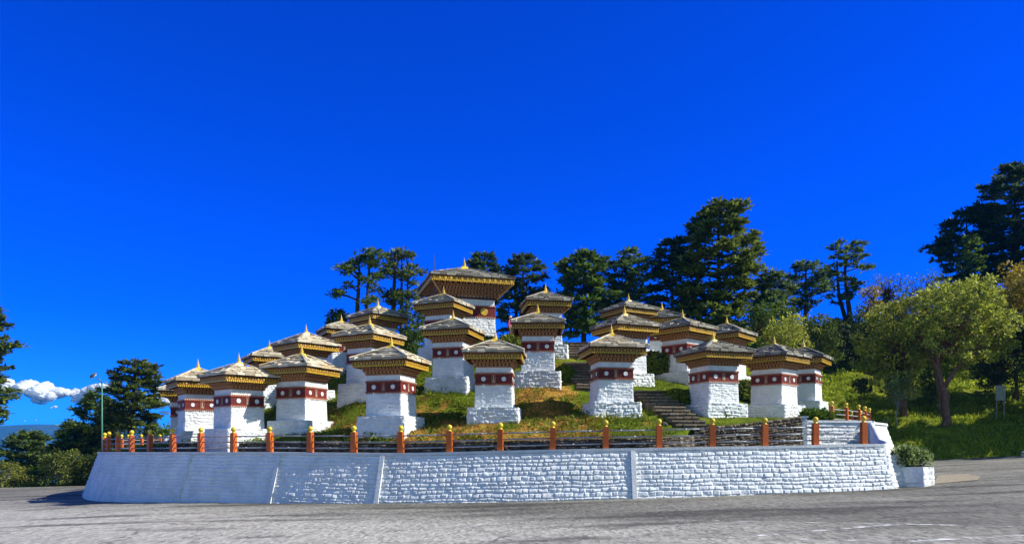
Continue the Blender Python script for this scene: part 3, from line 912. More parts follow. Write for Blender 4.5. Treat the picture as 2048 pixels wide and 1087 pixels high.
def rubble_prism(name, w0, w1, z0, z1, course, lo, hi, seed, depth, mat, parent, step=.028, rough=.010, joint=.02, tilt=.5):
    """four battered faces of limewashed rubble with a flat top, as one mesh"""
    nu = int(w0 / step) + 1; nv = int((z1 - z0) / step) + 1
    Vs = []; Qs = []; base = 0
    for k in range(4):
        s = np.linspace(-1, 1, nu); z = np.linspace(0, 1, nv)
        S, Z = np.meshgrid(s, z, indexing='ij')
        hw = (w0 + (w1 - w0) * Z) / 2
        u = S * hw; zz = z0 + (z1 - z0) * Z
        h, _ = stone_map(u + 20 * k, zz, course, lo, hi, seed + k, joint, .06, tilt)
        h = h * depth + (fbm(u * 13 + k * 5, zz * 13, seed) - .5) * rough * 2 + (fbm(u * 3 + k * 5, zz * 4, seed + 4) - .5) * depth * 1.2
        fade = np.minimum(1, (1 - np.abs(S)) * nu / 2 / 1.5)
        x = u; y = -hw - h * fade
        e = h * (1 - fade)
        P = np.stack([x, y, zz], -1)
        c, sn = round(math.cos(k * PI / 2)), round(math.sin(k * PI / 2))
        P = np.stack([P[..., 0] * c - P[..., 1] * sn, P[..., 0] * sn + P[..., 1] * c, P[..., 2]], -1)
        i = np.arange(nu - 1)[:, None] * nv + np.arange(nv - 1)[None, :]
        Qs.append(np.stack([i, i + nv, i + nv + 1, i + 1], -1).reshape(-1, 4) + base)
        Vs.append(P.reshape(-1, 3)); base += nu * nv
    # lid: from each top edge to the centre
    for k in range(4):
        top = Vs[k].reshape(nu, nv, 3)[:, -1, :]
        n = len(top); inn = top * np.array([.3, .3, 1]) + np.array([0, 0, .012])
        Vs.append(np.concatenate([top, inn])); i = np.arange(n - 1)
        Qs.append(np.stack([i, i + 1, i + 1 + n, i + n], -1) + base); base += 2 * n
    h = w1 / 2 * .31
    Vs.append(np.array([(-h, -h, z1 + .012), (h, -h, z1 + .012), (h, h, z1 + .012), (-h, h, z1 + .012)]))
    Qs.append(np.array([[0, 1, 2, 3]]) + base)
    return link_mesh(name, np_mesh(name, np.concatenate(Vs), np.concatenate(Qs), None, True), mat, parent)


def slate_roof(name, w, rise, plateau, courses, z, mat, parent, seed, lo=.22, hi=.55, th=.112, sag=.0):
    r = random.Random(seed)
    b = MB()
    hw = [w / 2 + (plateau / 2 - w / 2) * (j / courses) for j in range(courses + 1)]
    hz = [z + rise * ((j / courses) + sag * math.sin(PI * j / courses)) for j in range(courses + 1)]
    # dark boarding underneath
    b.box(-w / 2 + .03, w / 2 - .03, -w / 2 + .03, w / 2 - .03, z - .035, z, mi=1)
    for k in range(4):
        R = RZm(k)
        for j in range(courses):
            a0, a1 = hw[j], hw[j + 1] - .0; z0, z1 = hz[j], hz[j + 1]
            x = -a0
            up_ov = .10                          # how far the slab runs under the next course
            while x < a0 - 1e-4:
                L = r.uniform(lo, hi); x2 = min(x + L, a0)
                if a0 - x2 < lo * .6: x2 = a0
                jo = r.uniform(-.012, .035); jz = r.uniform(-.008, .014); t = th * r.uniform(.75, 1.3)
                a1o = a1 - up_ov
                def cl(v): return max(-a1o, min(a1o, v))
                g = .006
                xa, xb = x + g, x2 - g
                y0 = -(a0 + jo); y1 = -a1o
                gap = -.004 if j == 0 else t * .48; zt0 = z0 + t + jz; zt1 = z0 + (z1 - z0) * (a0 - a1o) / max(1e-6, a0 - a1) * .50 + t * .96 + jz
                sk = r.uniform(-.015, .015)
                vs = [R @ Vector(p) for p in ((xa, y0 + sk, z0 + jz + gap), (xb, y0 - sk, z0 + jz + gap), (cl(xb), y1, zt1 - t), (cl(xa), y1, zt1 - t),
                                              (xa, y0 + sk, zt0), (xb, y0 - sk, zt0 + r.uniform(-.006, .006)), (cl(xb), y1, zt1), (cl(xa), y1, zt1))]
                b.add(vs, [(3, 2, 1, 0), (4, 5, 6, 7), (0, 1, 5, 4), (1, 2, 6, 5), (2, 3, 7, 6), (3, 0, 4, 7)], 0, r.random())
                x = x2
            # hip stone on the corner
            c0 = R @ Vector((a0 + .005, -(a0 + .005), z0 + th * 1.0)); c1 = R @ Vector((a1 - .05, -(a1 - .05), z1 + th * 1.15))
            d = (c1 - c0); s_ = d.cross(Vector((0, 0, 1))).normalized() * r.uniform(.05, .085); t = Vector((0, 0, .035))
            b.add([c0 - s_, c0 + s_, c1 + s_, c1 - s_, c0 - s_ * .7 + t, c0 + s_ * .7 + t, c1 + s_ * .7 + t, c1 - s_ * .7 + t],
                  [(3, 2, 1, 0), (4, 5, 6, 7), (0, 1, 5, 4), (1, 2, 6, 5), (2, 3, 7, 6), (3, 0, 4, 7)], 0, r.random())
    p = plateau / 2 + .02
    b.box(-p, p, -p, p, hz[-1] - .02, hz[-1] + .05, mi=0, t=.4)
    return b.build(name, mat, parent, tint=True)


def side_boxes(b, n, half, w, y0, y1, z0, z1, mi=0, corner=0.0):
    """n little blocks along each of the four sides"""
    for k in range(4):
        R = RZm(k)
        for i in range(n):
            x = -half + corner + (2 * half - 2 * corner) * (i + .5) / n
            b.box(x - w / 2, x + w / 2, -y1, -y0, z0, z1, R, mi)


def make_stupa(name, S, spec, seed, step=.028):
    """S: dict of measured sizes; returns the root at the plinth's foot"""
    root = empty(name, (0, 0, 0))
    bw = S['body']; h0, h1, h2, h3, h4, h5 = S['z']       # plinth top, body top, band top, upper wall top, cornice top, fascia top
    rubble_prism('plinth', S['plinth'], S['plinth'] * .955, -.75, h0, .15, .18, .45, seed, .040, M['white'], root, step, .022, .012, .8)
    rubble_prism('body', bw * 1.035, bw, h0 + .002, h1 + .01, .12, .14, .36, seed + 20, .022, M['white'], root, step, .017, .010, .8)
    # painted band with mouldings
    b = MB(); e = bw / 2
    b.box(-e - .012, e + .012, -e - .012, e + .012, h1 + .012, h2)
    band = b.build('painted_band', M['maroon'], root)
    for (z0, z1, zz0, zz1, nm) in ((h2 - .09, h2 - .035, h2 - .035, h2 + .012, 'upper_moulding'), (h1 - .005, h1 + .055, h1 - .055, h1 - .005, 'lower_moulding')):
        b = MB()
        b.box(-e - .045, e + .045, -e - .045, e + .045, z0, z1, mi=0)
        b.box(-e - .028, e + .028, -e - .028, e + .028, min(zz0, zz1), max(zz0, zz1), mi=0)
        side_boxes(b, S['teeth'], e + .04, (2 * e + .08) / S['teeth'] * .48, e + .02, e + .055, min(zz0, zz1) + .004, max(zz0, zz1) - .004, 1)
        b.build(nm, [M['redtrim'], M['whitetrim']], band)
    zc = (h1 + .055 + h2 - .09) / 2; hb = (h2 - .09 - h1 - .055)
    for k in range(4):
        R = RZm(k)
        for sx in (-1, 1):
            b = MB(); T_ = R @ Matrix.Translation((sx * e * .56, -e - .010, zc)) @ Matrix.Rotation(PI / 2, 4, 'X')
            rr = S['disc']
            b.lathe([(rr, 0), (rr, .018), (rr * .86, .026), (rr * .84, .020)], 20, (0, 0, 0), T_)
            b.build('medallion', M['gold'] if S.get('golddisc') else M['white'], band)
        b = MB(); w = .088 * S['k']; hh = hb * .46
        b.box(-w, w, -e - .030, -e - .010, zc - hh, zc - hh + .022, R, 0); b.box(-w, w, -e - .030, -e - .010, zc + hh - .022, zc + hh, R, 0)
        b.box(-w, -w + .022, -e - .030, -e - .010, zc - hh + .022, zc + hh - .022, R, 0); b.box(w - .022, w, -e - .030, -e - .010, zc - hh + .022, zc + hh - .022, R, 0)
        # small seated relief figure: lap, torso, head
        T_ = R @ Matrix.Translation((0, -e - .012, zc - hh + .02))
        b.lathe([(.060 * S['k'], .0), (.066 * S['k'], .02), (.05 * S['k'], .055), (.034 * S['k'], .07), (.040 * S['k'], .12), (.030 * S['k'], .155), (.014 * S['k'], .165), (.026 * S['k'], .185), (.026 * S['k'], .21), (.008, .235)], 10, (0, 0, 0),
                T_ @ Matrix.Diagonal((1, .45, hb / .27, 1)), 1)
        b.build('niche', [M['figure'], M['relief']], band)
    # upper white wall
    rubble_prism('upper_wall', bw * .985, bw * .985, h2 + .012, h3 + .02, .14, .3, .7, seed + 40, .015, M['white'], root, step, .006)
    # cornice: stepped timber tiers with block ends
    b = MB(); n = S['tiers']; w0, w1 = e + .04, S['cornice'] / 2
    zt = np.linspace(h3, h4, n * 2 + 1)
    for i in range(n):
        ww = w0 + (w1 - w0) * (i / max(1, n - 1))
        b.box(-ww, ww, -ww, ww, zt[2 * i] + .002, zt[2 * i + 1], mi=0)
        ww2 = ww + (w1 - w0) / max(1, n - 1) * .35
        b.box(-ww + .03, ww - .03, -ww + .03, ww - .03, zt[2 * i + 1], zt[2 * i + 2], mi=2)
        nb = S['blocks'] + i * 2
        side_boxes(b, nb, ww2, 2 * ww2 / nb * .52, ww - .05, ww2 + .02, zt[2 * i + 1] + .004, zt[2 * i + 2] - .002, 1)
    b.build('cornice', [M['brown'], M['tan'], M['undercoat']], root)
    # gilded fascia with rosettes, crest line and toothed lower edge
    b = MB(); f = S['fascia'] / 2; th = .06
    for k in range(4):
        R = RZm(k)
        b.box(-f, f - th, -f, -f + th, h4, h5, R, 0)
        nb = S['ros']
        for i in range(nb):
            x = -f + (2 * f) * (i + .5) / nb; rr = .047 * S['k']; zc2 = h4 + (h5 - h4) * .58
            T_ = R @ Matrix.Translation((x, -f, zc2)) @ Matrix.Rotation(PI / 2, 4, 'X')
            b.lathe([(rr, -.004), (rr * .9, .014), (rr * .45, .022)], 8, (0, 0, 0), T_, 1)
            b.box(x + f / nb - .012, x + f / nb + .012, -f - .012, -f, h4 + (h5 - h4) * .3, h5 - .02, R, 1)
        nt = nb * 3
        for i in range(nt):
            x = -f + 2 * f * (i + .5) / nt
            b.box(x - f / nt * .62, x + f / nt * .62, -f - .022, -f, h4 - .012, h4 + (h5 - h4) * .30, R, 1)
        b.box(-f - .02, f + .02, -f - .022, -f - .0, h5 - .028, h5 + .0, R, 0)
    b.box(-f + th, f - th, -f + th, f - th, h5 - .06, h5 - .01, mi=2)
    b.build('fascia', [M['golddark'], M['gold'], M['undercoat']], root)
    if S.get('hips'):
        b = MB()
        for k in range(4):
            R = RZm(k)
            a = R @ Vector((e + .1, -e - .1, h3 + .05)); c = R @ Vector((f - .03, -f + .03, h4 + .05))
            b.tube([a, c], .055, 4)
            for q in np.linspace(-f + .3, f - .3, 13):
                b.tube([R @ Vector((q * .82, -w1 + .1, h4 - .02)), R @ Vector((q, -f + .06, h4 + .06))], .035, 4)
        b.build('rafters', M['tan'], root)
    roof = slate_roof('slate_roof', S['roof'], S['rise'], S['plateau'], S['courses'], h5 + .035, [M['slate'], M['undercoat']], root, seed, S.get('slo', .22), S.get('shi', .55), S.get('th', .112))
    # gilded finial: stepped square base, bulb, rings, spike
    zt_ = h5 + .035 + S['rise'] + .05; k = S['fk']
    b = MB()
    b.box(-.20 * k, .20 * k, -.20 * k, .20 * k, zt_ - .03, zt_ + .05 * k, taper=.02 * k)
    b.box(-.16 * k, .16 * k, -.16 * k, .16 * k, zt_ + .05 * k, zt_ + .13 * k, taper=.045 * k)
    fin = b.build('finial', M['gilt'], root)
    b = MB()
    b.lathe([(r_ * k, zt_ + z_ * k) for r_, z_ in ((.10, .13), (.105, .155), (.07, .18), (.045, .20), (.075, .225), (.08, .25), (.05, .275), (.03, .29), (.055, .305), (.055, .325), (.025, .34), (.022, .37), (.038, .385), (.03, .41), (.012, .43), (.010, .47), (.004, .54))], 12)
    b.build('spire', M['gilt'], fin, True)
    return root


SMALL = dict(body=1.56, plinth=2.24, z=(.66, 1.66, 2.17, 2.40, 2.72, 2.97), teeth=17, disc=.098, k=1.0, tiers=2, cornice=1.82, blocks=10,
             fascia=2.42, ros=9, roof=2.62, rise=.53, plateau=.40, courses=5, fk=1.08)
proto = make_stupa('stupa', SMALL, SMALL, 100)
proto2 = make_stupa('stupa', SMALL, SMALL, 300)
SMALL3 = dict(SMALL, roof=2.66, rise=.50, disc=.104, fascia=2.44)
proto3 = make_stupa('stupa', SMALL3, SMALL3, 700)
SMALL4 = dict(SMALL, plinth=2.20, rise=.55, body=1.54, disc=.094)
proto4 = make_stupa('stupa', SMALL4, SMALL4, 800)
used = {}
for i, (nm, x, y, rot, z, dark, label) in enumerate(STUPAS):
    k = (i * 7 + i // 5) % 4; src = (proto, proto2, proto3, proto4)[k]
    if not used.get(k): o = src; used[k] = True
    else: o = copy_tree(src)
    o.name = 'stupa'
    o.location = (x, y, z); o.rotation_euler = (random.uniform(-.007, .007), random.uniform(-.007, .007), math.radians(rot)); sz = SIZE.get(nm, 1.0); o.scale = (sz, sz, sz * random.uniform(.985, 1.015))
    tag(o, label, 'stupa', 'small white stupas on the mound')
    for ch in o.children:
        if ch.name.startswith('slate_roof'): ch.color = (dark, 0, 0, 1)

BIG = dict(body=3.02, plinth=3.2, z=(.25, 1.42, 2.10, 2.44, 3.24, 3.52), teeth=24, disc=.22, golddisc=True, k=2.0, tiers=4, cornice=3.95, blocks=16,
           fascia=4.82, ros=15, roof=4.96, rise=.86, plateau=.6, courses=8, fk=1.42, hips=True, slo=.3, shi=.6, th=.10)
tower = make_stupa('large_stupa', BIG, BIG, 500, .04)
tower.location = (TOWER[0], TOWER[1], TOWER[3]); tower.rotation_euler = (0, 0, TOWER[2])
tag(tower, 'large square white tower stupa crowning the mound with wide dark roof', 'stupa')
for ch in tower.children:
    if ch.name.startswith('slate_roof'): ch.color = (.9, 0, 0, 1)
# carved dark row with white dots below the cornice
b = MB(); e = BIG['body'] / 2
b.box(-e - .05, e + .05, -e - .05, e + .05, 2.46, 2.72, mi=0)
side_boxes(b, 13, e, .05, e + .04, e + .075, 2.55, 2.65, 1, .1)
b.build('dotted_frieze', [M['darkrow'], M['whitetrim']], tower)
b = MB(); b.tube([(-2.2, -2.2, 3.6), (-2.2, -2.2, 4.1), (-2.22, -2.2, 4.75)], [.03, .022, .01], 6)
b.tube([(-2.28, -2.2, 4.2), (-2.12, -2.2, 4.2)], .012, 5)
b.build('lightning_rod', M['lamp_grey'], tower)


# ------------------------------------------------------------------ steps
def stairs(line, n, w, label, seed):
    r = random.Random(seed)
    P = [Vector(p) for p in line]
    seg = [(P[i + 1] - P[i]).length for i in range(len(P) - 1)]; tot = sum(seg)
    def at(t):
        d = t * tot
        for i, s in enumerate(seg):
            if d <= s or i == len(seg) - 1: return P[i].lerp(P[i + 1], min(1, d / s)), (P[i + 1] - P[i])
            d -= s
    root = empty('stone_steps', P[0], 0, label, 'stone steps', 'flights of stone steps')
    for k in range(n):
        p, d = at((k + .5) / n)
        d2 = Vector((d.x, d.y, 0)).normalized()
        tread = tot / n * Vector((d.x, d.y, 0)).length / d.length; rise = tot / n * abs(d.z) / d.length
        ang = math.atan2(d2.y, d2.x) - PI / 2
        ang *= .45
        T_ = Matrix.Translation(p - P[0]) @ Matrix.Rotation(ang + r.uniform(-.03, .03), 4, 'Z')
        b = MB(); x = -w / 2 + r.uniform(-.1, .1)
        while x < w / 2:
            L = r.uniform(.3, .65); x2 = min(x + L, w / 2 + r.uniform(0, .1))
            j = r.uniform(-.03, .03)
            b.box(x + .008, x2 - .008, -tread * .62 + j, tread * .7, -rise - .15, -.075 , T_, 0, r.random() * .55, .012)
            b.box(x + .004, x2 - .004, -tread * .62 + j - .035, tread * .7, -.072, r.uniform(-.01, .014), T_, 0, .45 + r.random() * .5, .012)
            x = x2
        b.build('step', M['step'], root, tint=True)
    return root


for i, (ln, n, w, lb) in enumerate(STAIRS): stairs(ln, n, w, lb, 40 + i)
# ------------------------------------------------------------------ foliage
def rhombs(P, D, N, L, Wd):
    """leaf-shaped quads at P (n,3) pointing along D, lying in the plane normal to N"""
    D = D / (np.linalg.norm(D, axis=1)[:, None] + 1e-9)
    S = np.cross(D, N); S /= (np.linalg.norm(S, axis=1)[:, None] + 1e-9)
    m = P + D * (L * .5)[:, None]
    V = np.stack([P, m + S * (Wd * .5)[:, None], P + D * L[:, None], m - S * (Wd * .5)[:, None]], 1)
    return V.reshape(-1, 3)


def leaf_mesh(name, V, tint):
    n = len(V) // 4
    return np_mesh(name, V, np.arange(n * 4).reshape(n, 4), np.repeat(tint, 4))


def trunk_fn(path):
    """path: [(x, y, z), ...] from base to top -> position at height z"""
    P = np.array(path, float)
    return lambda z: np.array([np.interp(z, P[:, 2], P[:, 0]), np.interp(z, P[:, 2], P[:, 1]), z])


def tufts(r, C, Dm, per, spread, L, flat=.4, up=.25):
    """sprigs around tuft centres C, fanning out along Dm"""
    n = len(C) * per
    P = np.repeat(C, per, 0) + r.normal(0, 1, (n, 3)) * np.array([spread, spread, spread * flat])
    D = np.repeat(Dm, per, 0) + r.normal(0, .75, (n, 3)) * np.array([1, 1, .45]); D[:, 2] += up * r.random(n)
    N = r.normal(0, .42, (n, 3)); N[:, 2] += 1
    ln = L * r.uniform(.6, 1.35, n)
    V = rhombs(P, D, N, ln, ln * r.uniform(.30, .5, n))
    t = np.clip(np.repeat(r.random(len(C)), per) * .65 + r.random(n) * .35, 0, 1)
    return V, t


def world_profile(prof, Y):
    return [(PZ(y, Y), PX(a, Y), PX(b, Y)) for y, a, b in sorted(prof, key=lambda q: -q[0])]   # bottom to top


def conifer(name, label, Y, trunk_px, prof, nb=46, tuft_n=15, per=8, L=.42, mat='conifer', bark='bark', r0=.32, seed=1, slope=.10, group='conifers behind the stupas', extra_trunks=(), cat='tree', spread=.15):
    nb = int(nb * .78)
    r = np.random.default_rng(seed)
    base_px = trunk_px[0]
    bx, by = PX(base_px[0], Y), Y
    bz = surf(bx, by) - .3
    path = [(bx, Y, bz)] + [(PX(px, Y), Y + r.uniform(-.15, .15), PZ(py, Y)) for px, py in trunk_px if PZ(py, Y) > bz + .5]
    root = empty(name, (bx, by, bz), 0, label, cat, group)
    O = np.array([bx, by, bz])
    tf = trunk_fn(path); ztop = path[-1][2]; H = ztop - bz
    b = MB()
    zs = np.linspace(bz, ztop, 14)
    pts = [tf(z) - O + np.array([(vnoise(z * .6, 0, seed) - .5) * .25, 0, 0]) * (0 if i == 0 else 1) for i, z in enumerate(zs)]
    b.tube(pts, [r0 * (1 - .9 * (i / 13)) + .02 + (.12 * r0 * 2 if i == 0 else 0) for i in range(14)], 9)
    wp = world_profile(prof, Y); wz = np.array([w[0] for w in wp]); wa = np.array([w[1] for w in wp]); wb = np.array([w[2] for w in wp])
    C = []; Dm = []
    hz = wz[0] + (wz[-1] - wz[0]) * (np.arange(nb) + r.random(nb)) / nb
    az = np.cumsum(np.full(nb, 2.399)) + r.normal(0, .5, nb)
    for z, a in zip(hz, az):
        c = tf(min(z, ztop)); xl = max(.15, c[0] - np.interp(z, wz, wa)); xr = max(.15, np.interp(z, wz, wb) - c[0])
        ca, sa = math.cos(a), math.sin(a)
        side = xr if ca > 0 else xl
        Lb = (abs(ca) * side + (1 - abs(ca)) * .5 * (xl + xr) * .95) * r.uniform(.72, 1.08)
        d = np.array([ca, sa, 0.0])
        sl = slope + r.normal(0, .08) + .25 * max(0, (z - bz) / H - .75) * 4 * .5
        s0 = c.copy(); s0[2] = min(z, ztop) - sl * Lb * .8
        s0 = tf(max(s0[2], bz + .3))
        tip = c + d * Lb; tip[2] = z + r.normal(0, .05) * Lb
        mid = s0 * .45 + tip * .55; mid[2] += r.normal(.0, .04) * Lb
        rb = max(.018, min(.10, .022 * Lb)) * (r0 / .3) ** .5
        b.tube([s0 - O, mid - O, tip - O], [rb, rb * .65, rb * .2], 5)
        nt = max(3, int(tuft_n * 1.15 * (.4 + .6 * Lb / 2.5)))
        t = .28 + .72 * r.random(nt) ** .75
        lat = r.uniform(-1, 1, nt) * (.34 * Lb * (1.15 - .7 * t) + .08)
        perp = np.array([-sa, ca, 0])
        q = np.where(t[:, None] < .5, s0 + (mid - s0) * (t[:, None] * 2), mid + (tip - mid) * (t[:, None] * 2 - 1))
        C.append(q + perp * lat[:, None] + np.stack([np.zeros(nt), np.zeros(nt), r.normal(.03, .06, nt) - abs(lat) * .12], 1))
        Dm.append(d * .8 + perp * np.sign(lat)[:, None] * .6 + np.array([0, 0, .12]))
    for tp in extra_trunks:
        pp = [(PX(x, Y), Y + .3, max(bz, PZ(y, Y))) for x, y in tp]
        b.tube([np.array(p) - O for p in pp], [r0 * .7 * (1 - .75 * i / (len(pp) - 1)) + .02 for i in range(len(pp))], 7)
    C = np.concatenate(C); Dm = np.concatenate(Dm)
    V, t = tufts(r, C - O, Dm, per, spread, L, .3)
    b.build('trunk', M[bark], root, True)
    link_mesh('crown', leaf_mesh('crown', V, t), M[mat], root)
    return root


def pad_pine(name, label, Y, trunks, pads, L=.36, mat='conifer', seed=1, r0=.24, group='conifers behind the stupas', den=1.0):
    """thin open pine: trunks are pixel paths, pads are flat clumps (px, py, width, height)"""
    r = np.random.default_rng(seed)
    bx = PX(trunks[0][0][0], Y); bz = surf(bx, Y) - .3
    O = np.array([bx, Y, bz]); root = empty(name, O, 0, label, 'tree', group)
    b = MB(); paths = []
    for k, tp in enumerate(trunks):
        y0 = Y + k * .35
        pp = [np.array([PX(tp[0][0], Y), y0, bz])] + [np.array([PX(x, Y), y0 + r.uniform(-.1, .1), PZ(y, Y)]) for x, y in tp]
        pp = [p for i, p in enumerate(pp) if i == 0 or p[2] > bz + .4]
        rr = r0 * (1 if k == 0 else .72)
        n = len(pp); b.tube([p - O for p in pp], [rr * (1 - .86 * i / (n - 1)) + .015 for i in range(n)], 8); paths.append(np.array(pp))
    C = []; Dm = []
    for px, py, w, h in pads:
        x, z = PX(px, Y), PZ(py, Y); wm, hm = w / F * Y, h / F * Y
        yo = Y + r.uniform(-1, 1) * .9
        best = None
        for pp in paths:
            zz = z - .3
            tx = np.interp(zz, pp[:, 2], pp[:, 0]); ty = np.interp(zz, pp[:, 2], pp[:, 1])
            if zz > pp[-1, 2]: zz = pp[-1, 2]
            d = abs(tx - x)
            if best is None or d < best[0]: best = (d, np.array([tx, ty, min(max(zz - .12 * d, bz), pp[-1, 2])]))
        s0 = best[1]; tip = np.array([x, yo, z])
        e = tip + np.array([math.copysign(wm * .4, x - s0[0]), 0, hm * .1])
        b.tube([s0 - O, (s0 * .5 + tip * .5) + np.array([0, 0, .08]) - O, tip - O, e - O], [.075, .055, .035, .012], 5)
        n = max(8, int(wm * max(hm, .35) * 46 * den))
        u = r.normal(0, 1, (n, 3)); u /= np.linalg.norm(u, axis=1)[:, None]; u *= (r.random(n) ** .45)[:, None]
        q = tip + u * np.array([wm * .5, wm * .42, hm * .5])
        C.append(q); dd = u.copy(); dd[:, 2] = dd[:, 2] * .3 + .15; Dm.append(dd)
    V, t = tufts(r, np.concatenate(C) - O, np.concatenate(Dm), 9, .13, L, .35)
    b.build('trunk', M['bark'], root, True)
    link_mesh('crown', leaf_mesh('crown', V, t), M[mat], root)
    return root


def broadleaf(name, label, Y, trunk_px, prof, clumps=90, per=60, leaf=.20, rc=(.35, .8), mat='leaf_yellow', bark='barkred', r0=.22, seed=1, group=None, limbs=26, depth=.8, cat='tree', hang=0.0, forks=(), z_base=None, shell=.45):
    r = np.random.default_rng(seed)
    bx = PX(trunk_px[0][0], Y); bz = (surf(bx, Y) if z_base is None else z_base) - .15
    O = np.array([bx, Y, bz]); root = empty(name, O, 0, label, cat, group)
    path = [np.array([bx, Y, bz])] + [np.array([PX(x, Y), Y + r.uniform(-.2, .2), PZ(y, Y)]) for x, y in trunk_px]
    path = [p for i, p in enumerate(path) if i == 0 or p[2] > bz + .25]
    if len(path) < 2: path.append(path[0] + np.array([0, 0, .6]))
    b = MB(); n = len(path)
    b.tube([p - O for p in path], [r0 * (1 - .55 * i / max(1, n - 1)) * (1.35 if i == 0 else 1) for i in range(n)], 9)
    for fk in forks:
        pf = [np.array([PX(x, Y), Y + dy, PZ(y, Y)]) - O for x, y, dy in fk]
        b.tube(pf, [r0 * .62 * (1 - .6 * i / (len(pf) - 1)) for i in range(len(pf))], 7)
    wp = world_profile(prof, Y); wz = np.array([w[0] for w in wp]); wa = np.array([w[1] for w in wp]); wb = np.array([w[2] for w in wp])
    k = 0; C = []; wmax = (wb - wa).max()
    while len(C) < clumps:
        z = r.uniform(wz[0], wz[-1]); a = np.interp(z, wz, wa); c = np.interp(z, wz, wb)
        if r.random() > (c - a) / wmax: continue
        q = r.random() ** shell; th = r.random() * 2 * PI
        C.append(((a + c) / 2 + math.cos(th) * q * (c - a) / 2, Y + math.sin(th) * q * wmax / 2 * depth, z))
    C = np.array(C); R = r.uniform(*rc, len(C))
    top = path[-1]
    for i in r.permutation(len(C))[:limbs]:
        s0 = path[-1] if r.random() < .7 or n < 3 else path[-2] * .5 + path[-1] * .5
        m = s0 * .5 + C[i] * .5 + r.normal(0, .25, 3); m2 = s0 * .2 + C[i] * .8 + r.normal(0, .15, 3)
        b.tube([s0 - O, m - O, m2 - O, C[i] - O], [r0 * .34, r0 * .2, r0 * .11, r0 * .05], 5)
    nn = len(C) * per
    u = r.normal(0, 1, (nn, 3)); u /= np.linalg.norm(u, axis=1)[:, None]
    P = np.repeat(C, per, 0) + u * (np.repeat(R, per) * r.random(nn) ** .4)[:, None] * np.array([1, 1, .62])
    D = u + r.normal(0, .6, (nn, 3)); D[:, 2] -= hang
    N = u * .6 + r.normal(0, .5, (nn, 3)); N[:, 2] += .5
    ln = leaf * r.uniform(.6, 1.4, nn)
    V = rhombs(P - O, D, N, ln, ln * r.uniform(.4, .7, nn))
    t = np.clip(np.repeat(r.random(len(C)), per) * .55 + r.random(nn) * .45, 0, 1)
    b.build('trunk', M[bark], root, True)
    link_mesh('crown', leaf_mesh('crown', V, t), M[mat], root)
    return root


BK = 'trees behind the stupas'
# thin open pines left of the tower
pad_pine('pine_tree', 'pair of thin black trunks with flat foliage pads left of the tower', 57,
         [[(713, 655), (716, 600), (719, 545), (717, 522)], [(728, 655), (733, 590), (737, 530), (741, 512)]],
         [(686, 535, 32, 12), (697, 548, 34, 10), (726, 518, 40, 16), (748, 511, 46, 16), (742, 530, 40, 16), (709, 532, 30, 12), (750, 552, 30, 16), (741, 568, 24, 14),
          (697, 573, 26, 10), (672, 587, 22, 14), (685, 590, 18, 8), (743, 597, 28, 12), (738, 610, 22, 10), (722, 560, 20, 12), (704, 543, 20, 10), (748, 575, 24, 10)], seed=3, den=.62)
pad_pine('pine_tree', 'group of three thin pine trunks with the highest flat tops beside the tower', 58.5,
         [[(786, 640), (788, 580), (790, 530), (793, 508)], [(801, 640), (802, 570), (802, 535)], [(810, 645), (812, 585), (813, 548)]],
         [(800, 503, 38, 14), (812, 508, 30, 14), (780, 512, 40, 16), (778, 530, 36, 14), (772, 546, 28, 20), (790, 545, 26, 12), (820, 532, 34, 10), (833, 545, 38, 10), (815, 552, 30, 14),
          (824, 566, 18, 8), (800, 555, 22, 10), (785, 585, 40, 14), (806, 592, 44, 16), (826, 590, 36, 12), (793, 605, 36, 16), (837, 602, 22, 10), (768, 592, 18, 8)], seed=4, den=.62)
conifer('pine_tree', 'leaning dark pine low beside the third row stupa under the tower', 55, [(806, 720), (815, 680), (826, 640), (830, 612)],
        [(605, 800, 840), (625, 788, 846), (650, 790, 850), (675, 800, 848), (700, 806, 840)], 34, 12, 8, .36, seed=8, r0=.2)
conifer('pine_tree', 'low pine top peeping up behind the left group of stupas', 58, [(676, 690), (676, 626)], [(622, 668, 682), (632, 656, 690), (645, 655, 692), (665, 652, 694)], 30, 12, 8, .34, seed=9, r0=.16)
# cypresses along the crest
conifer('cypress_tree', 'dark rounded cypress top directly behind the right eave of the tower', 62, [(968, 660), (968, 512)],
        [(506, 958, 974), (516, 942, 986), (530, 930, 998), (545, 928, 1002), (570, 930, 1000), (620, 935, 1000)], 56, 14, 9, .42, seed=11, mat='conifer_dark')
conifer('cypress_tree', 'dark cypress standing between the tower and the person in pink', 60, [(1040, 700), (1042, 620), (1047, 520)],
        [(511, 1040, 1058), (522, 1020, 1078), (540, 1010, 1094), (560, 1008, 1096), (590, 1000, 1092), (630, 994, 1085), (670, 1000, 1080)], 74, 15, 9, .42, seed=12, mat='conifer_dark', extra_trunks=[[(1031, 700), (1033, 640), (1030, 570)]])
conifer('cypress_tree', 'dense dark cypress just right of the third row stupa by the upper steps', 59, [(1168, 700), (1165, 600), (1166, 512)],
        [(503, 1155, 1180), (515, 1130, 1210), (535, 1114, 1228), (560, 1106, 1236), (590, 1112, 1236), (630, 1120, 1232), (670, 1135, 1215)], 92, 16, 9, .44, seed=13, mat='conifer')
conifer('cypress_tree', 'cypress with a bare lower trunk against blue sky right of centre', 60, [(1258, 700), (1257, 610), (1258, 512)],
        [(502, 1245, 1278), (514, 1222, 1298), (535, 1206, 1308), (560, 1204, 1304), (580, 1215, 1300), (600, 1232, 1285), (640, 1235, 1280)], 60, 14, 9, .42, seed=14, mat='conifer_blue')
